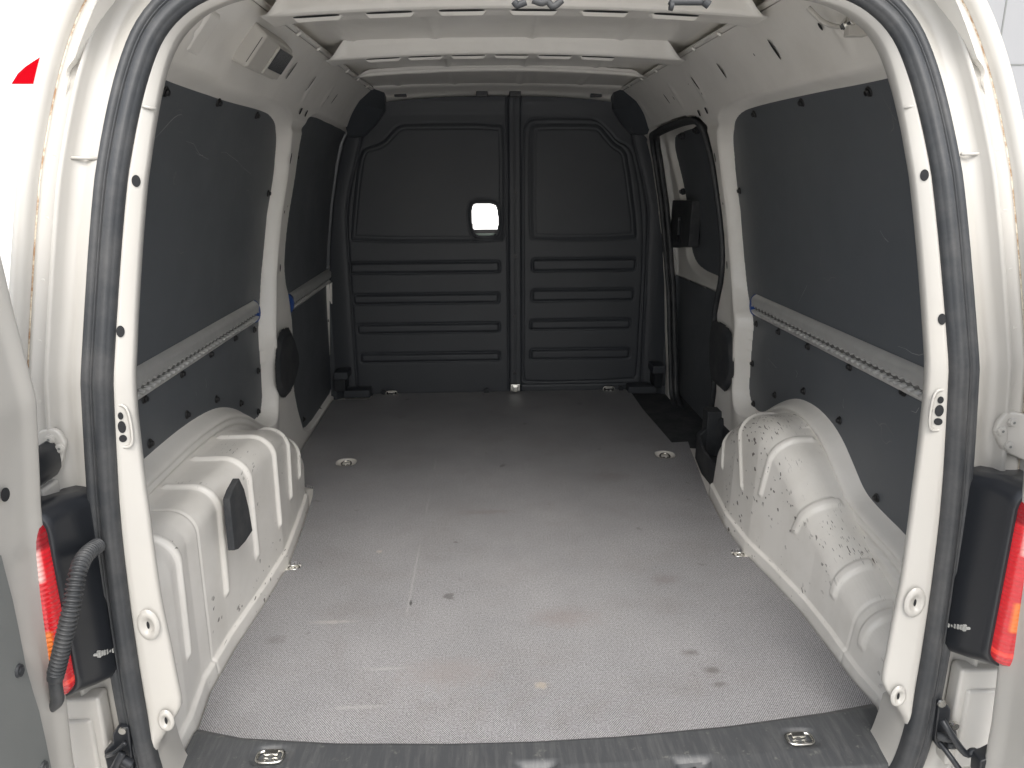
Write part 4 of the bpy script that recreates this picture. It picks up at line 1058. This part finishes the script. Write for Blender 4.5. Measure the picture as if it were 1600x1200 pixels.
# rear doors, swung open past square
def rear_door(s):
    xh = .662; name = 'rear_door'
    # outline along the door (distance from hinge edge u, height z); hinge edge follows the body side
    zed = [-.45, .16, .27, .43, .55, .70, .81, .86, .93, .965, .985]; ued = [.012, .010, .006, 0, -.004, -.010, -.006, .0, .008, .016, .03]
    L = .60; th = .055; nu = 60
    zs = np.linspace(-.45, .985, 150); us = np.concatenate([np.linspace(0, .12, 41), np.linspace(.13, L, 30)])
    xin = np.interp(zs, [-.45, .16, .27, .43, .55, .70, .81, .86, .98], [.690, .683, .675, .668, .660, .640, .648, .650, .656])
    P = np.zeros((len(zs), len(us)+8, 3))
    for i, z in enumerate(zs):
        x0 = xin[i]
        # rounded hinge edge then inner face; tray for the trim board
        row = [(x0+th, -.192), (x0+th*.6, -.186), (x0+.016, -.186), (x0+.008, -.188), (x0+.003, -.192), (x0, -.198)]
        topf = ss(z, .90, .985)
        for u in us:
            rec = .012*ss(u, .030+.02*ss(z, .3, .5), .045+.02*ss(z, .3, .5))*(1-ss(z, .36, .46))*0
            bow_ = .010*ss(u, .0, .03)
            row.append((x0+bow_*.4+.01*topf, -.200-u))
        row = row[:len(us)+6]; row += [(x0+.01, -.200-L-.005), (x0+th, -.200-L)]
        for j, (x, y) in enumerate(row): P[i, j] = (s*x, y, z)
    o = grid_obj(name, P, M_paint_dimmed, van, flip=(s < 0))
    b = BM(); b.box((min(s*(.72), s*(.735)), -.80, -.45), (max(s*.72, s*.735), -.19, .985)); b.box((min(s*.672, s*.735), -.80, .965), (max(s*.672, s*.735), -.20, .984)); b.box((min(s*.69, s*.735), -.805, -.45), (max(s*.69, s*.735), -.795, .98)); merge(o, b.build('skin', [M_paint_dimmed], None))
    return o, xin, zs
dl_, xin, zsd = rear_door(-1); dl_['label'] = 'left rear door, swung wide open, only its hinge edge in view'
dr_, _, _ = rear_door(1); dr_['label'] = 'right rear door, swung wide open, only a sliver of its edge in view'
# charcoal trim board on the left door
def on_door(px, py):
    d = ray(px, py); t = 1.
    for _ in range(60):
        z = (CAM+d*t)[2]; t = .5*t+.5*(-(np.interp(z, zsd, xin)+.0025)-CAM[0])/d[0]
    return CAM+d*t
edge = [on_door(x, y) for x, y in ((-4,868),(2,892),(14,937),(24,985),(35,1042),(46,1080),(56,1112),(66,1156),(78,1215))]
b = BM(); V = []; F = []
for p in edge: V += [(p[0]+.0045, p[1], p[2]), (p[0]+.006, -.78, p[2]), (p[0]-.003, p[1]+.002, p[2])]
for i in range(len(edge)-1):
    a = 3*i; F += [(a, a+1, a+4, a+3), (a, a+3, a+5, a+2)]
b.add(V, F); tr = b.build('door_trim', M_trim, dl_, smooth=False)
b = BM(); V = []; F = []
for p in edge: V += [(-p[0]-.0045, p[1]-.03, p[2]), (-p[0]-.006, -.78, p[2]), (-p[0]+.003, p[1]-.028, p[2])]
for i in range(len(edge)-1):
    a = 3*i; F += [(a+3, a+4, a+1, a), (a+2, a+5, a+3, a)]
b.add(V, F); b.build('door_trim', M_trim, dr_, smooth=False)
for px, py in ((23,1048),(62,1199)):
    p = on_door(px, py); b = BM(); b.disc(p+np.array([.004, 0, 0]), (1, 0, 0), .008, .004, 18, r2=.007, ell=1.15); b.disc(p+np.array([.008, 0, 0]), (1, 0, 0), .004, .002, 12); b.build('stud', M_blackmat, tr)
p = on_door(5, 773); b = BM(); b.disc(p+np.array([.0022, 0, 0]), (1, 0, 0), .0085, .0005, 18); b.build('hole', M_dark, dl_)
# rubber bump stop by the upper hinge
b = BM(); q = [P3(x, y, -.165) for x, y in ((40,706),(52,712),(60,722),(64,740),(64,752),(58,764),(50,768),(40,770))]
b.prism([(p[0], p[2]) for p in q][::-1], 1, -.11, -.17); b.build('bump_stop', M_black, van, bevel=.004)
b = BM(); q = [P3(x, y, -.15) for x, y in ((40,772),(62,764),(68,768),(72,800),(58,806),(40,806))]
b.prism([(p[0], p[2]) for p in q][::-1], 1, -.11, -.15); b.build('hinge_arm', M_paint_dimmed, van, bevel=.004)

# corrugated cable conduit from the body to the left door
cl = [P3(152,853,-.135), P3(141,860,-.16), P3(131,871,-.185), P3(124,886,-.205), P3(119,905,-.218), P3(112,948,-.232), P3(102,990,-.238), P3(94,1025,-.238), P3(88,1050,-.236)]
Q = resample(chaikin(np.array(cl), 3, closed=False), 300); dq = np.r_[0, np.cumsum(np.linalg.norm(np.diff(Q, axis=0), axis=1))]
rr = .0098+.0016*np.clip(np.sin(dq/.0062*2*math.pi)*1.6, -1, 1)
b = BM(); b.tube(Q, rr, 18); con = b.build('cable_conduit', M_rubber, van, smooth=True)
Q = resample(chaikin(np.array([P3(88,1048,-.236), P3(86,1062,-.234), P3(88,1080,-.230), P3(91,1096,-.226), P3(80,1104,-.22)]), 2, closed=False), 30)
b = BM(); b.tube(Q, [.0105]*6+[.0085]*24, 14); b.build('conduit_boot', M_rubber, con, smooth=True)

# ---------------------------------------------------------------- interior lamp, washer pipe, catches
def ow(px, py, s, off): return on_wall(px, py, s, off)
c0 = ow(405, 80, -1, 0)
zc = c0[2]; slope = (Wf(zc+.03)-Wf(zc-.03))/.06
uz = np.array([-slope, 0, 1.]); uz /= np.linalg.norm(uz); uy = np.array([0, 1., 0]); un = np.array([1., 0, slope]); un /= np.linalg.norm(un)
def lbox(b, y0, y1, z0, z1, n0, n1, m=0, taper=0.):
    V = []
    for n_, tp in ((n0, 0), (n1, taper)):
        for yy, zz in ((y0+tp, z0+tp), (y1-tp, z0+tp), (y1-tp, z1-tp), (y0+tp, z1-tp)): V.append(c0+uy*yy+uz*zz+un*n_)
    b.add(V, [(3, 2, 1, 0), (4, 5, 6, 7), (0, 1, 5, 4), (1, 2, 6, 5), (2, 3, 7, 6), (3, 0, 4, 7)], m)
ya = ow(368, 80, -1, 0)[1]-c0[1]; yb_ = ow(430, 90, -1, 0)[1]-c0[1]
b = BM(); lbox(b, ya, yb_, -.045, .050, -.01, .030, 0, .008); lamp = b.build('interior_lamp', M_grey, van, bevel=.008, seg=3)
lamp['label'] = 'boxy grey interior lamp high on the left wall'
yc_ = ow(398, 85, -1, 0)[1]-c0[1]
b = BM(); lbox(b, yc_-.0, yb_-.012, -.034, .036, .029, .034, 0, .002); b.build('bezel', M_grey, lamp, bevel=.003)
b = BM(); lbox(b, yc_+.006, yb_-.018, -.018, .034, .033, .0365, 0, .001); b.build('lamp_lens', M_lamp_lens, lamp, bevel=.002)
b = BM(); lbox(b, ya+.004, ya+.035, -.030, .035, .024, .0275, 0, .012); b.build('grip_recess', M_dark, lamp, bevel=.004)
# pressed pad behind the lamp
b = BM(); c0s = c0; c0 = ow(316, 48, -1, 0); lbox(b, -.035, .035, -.05, .045, -.006, .007, 0, .010); c0 = c0s; b.build('pressed_pad', M_paint_in, van, bevel=.004)
# washer pipe with its union, right rear corner
pp = [ow(1263, 12, 1, -.03), ow(1272, 22, 1, -.03), ow(1284, 33, 1, -.025), ow(1298, 40, 1, -.02), ow(1312, 42, 1, -.02), ow(1322, 38, 1, -.02)]
Q = resample(chaikin(np.array(pp), 2, closed=False), 40)
b = BM(); b.tube(Q, .0042, 12); wp = b.build('washer_pipe', M_grey, van, smooth=True)
a, c = ow(1318, 40, 1, -.02), ow(1330, 34, 1, -.02); e = (c-a)/np.linalg.norm(c-a)
b = BM(); b.disc(a, e, .008, .012, 6); b.disc(a+e*.012, e, .011, .010, 6); b.disc(a+e*.022, e, .007, .018, 12); b.build('pipe_union', M_chrome, wp, bevel=.001)
b = BM(); b.box(tuple(c+[-.004, -.004, -.022]), tuple(c+[.03, .016, .022])); b.build('bracket', M_grey, wp, bevel=.002)
# black lock catches hanging from the rear header
for pts in ([(803,2),(808,9),(812,7),(822,3)], [(832,0),(846,5),(860,0)], [(855,0),(862,10),(868,9),(878,0)]):
    Q = [P3(x, y, .0) for x, y in pts]; 
    b = BM(); b.tube(resample(np.array(Q), 12), .0045, 8); b.build('lock_catch', M_blackmat, van, smooth=True)
for pts, r in (([(1048,8),(1050,3),(1060,3),(1098,3)], .0045), ([(1046,9),(1052,10)], .006), ([(1100,2),(1108,8)], .006)):
    Q = [P3(x, y, .0) for x, y in pts]
    b = BM(); b.tube(resample(np.array(Q), 12), r, 8); b.build('lock_catch', M_blackmat, van, smooth=True)

# ---------------------------------------------------------------- buildings behind
def wall(name, lo, hi, m, label):
    b = BM(); b.box(lo, hi); o = b.build(name, m, None); o['label'] = label; o['category'] = 'wall'; return o
wl = wall('hall_wall', (-30, 15, -.58), (7.0, 15.3, 11), M_cladding, 'bright white building wall ahead of the van, carrying a red emblem')
q = [at(x, y, 1, 14.99) for x, y in ((18,131),(28,115),(40,104),(52,96),(66,87),(56,131))]
b = BM(); b.prism([(p[0], p[2]) for p in q], 1, 14.985, 15.002); o = b.build('wall_emblem', M_signred, wl)
pw = wall('panelled_wall', (7.0, 14.8, -.58), (32, 15.2, 11), M_cladgrey, 'light grey panelled building wall beyond the right side of the van')
b = BM()
for xx in np.arange(8, 32, 1.2): b.box((xx, 14.79, -.5), (xx+.03, 14.802, 11))
for zz in (3.0, 6.0, 9.0): b.box((7.02, 14.79, zz), (32, 14.801, zz+.03))
merge(pw, b.build('joint', [M_trim], None))
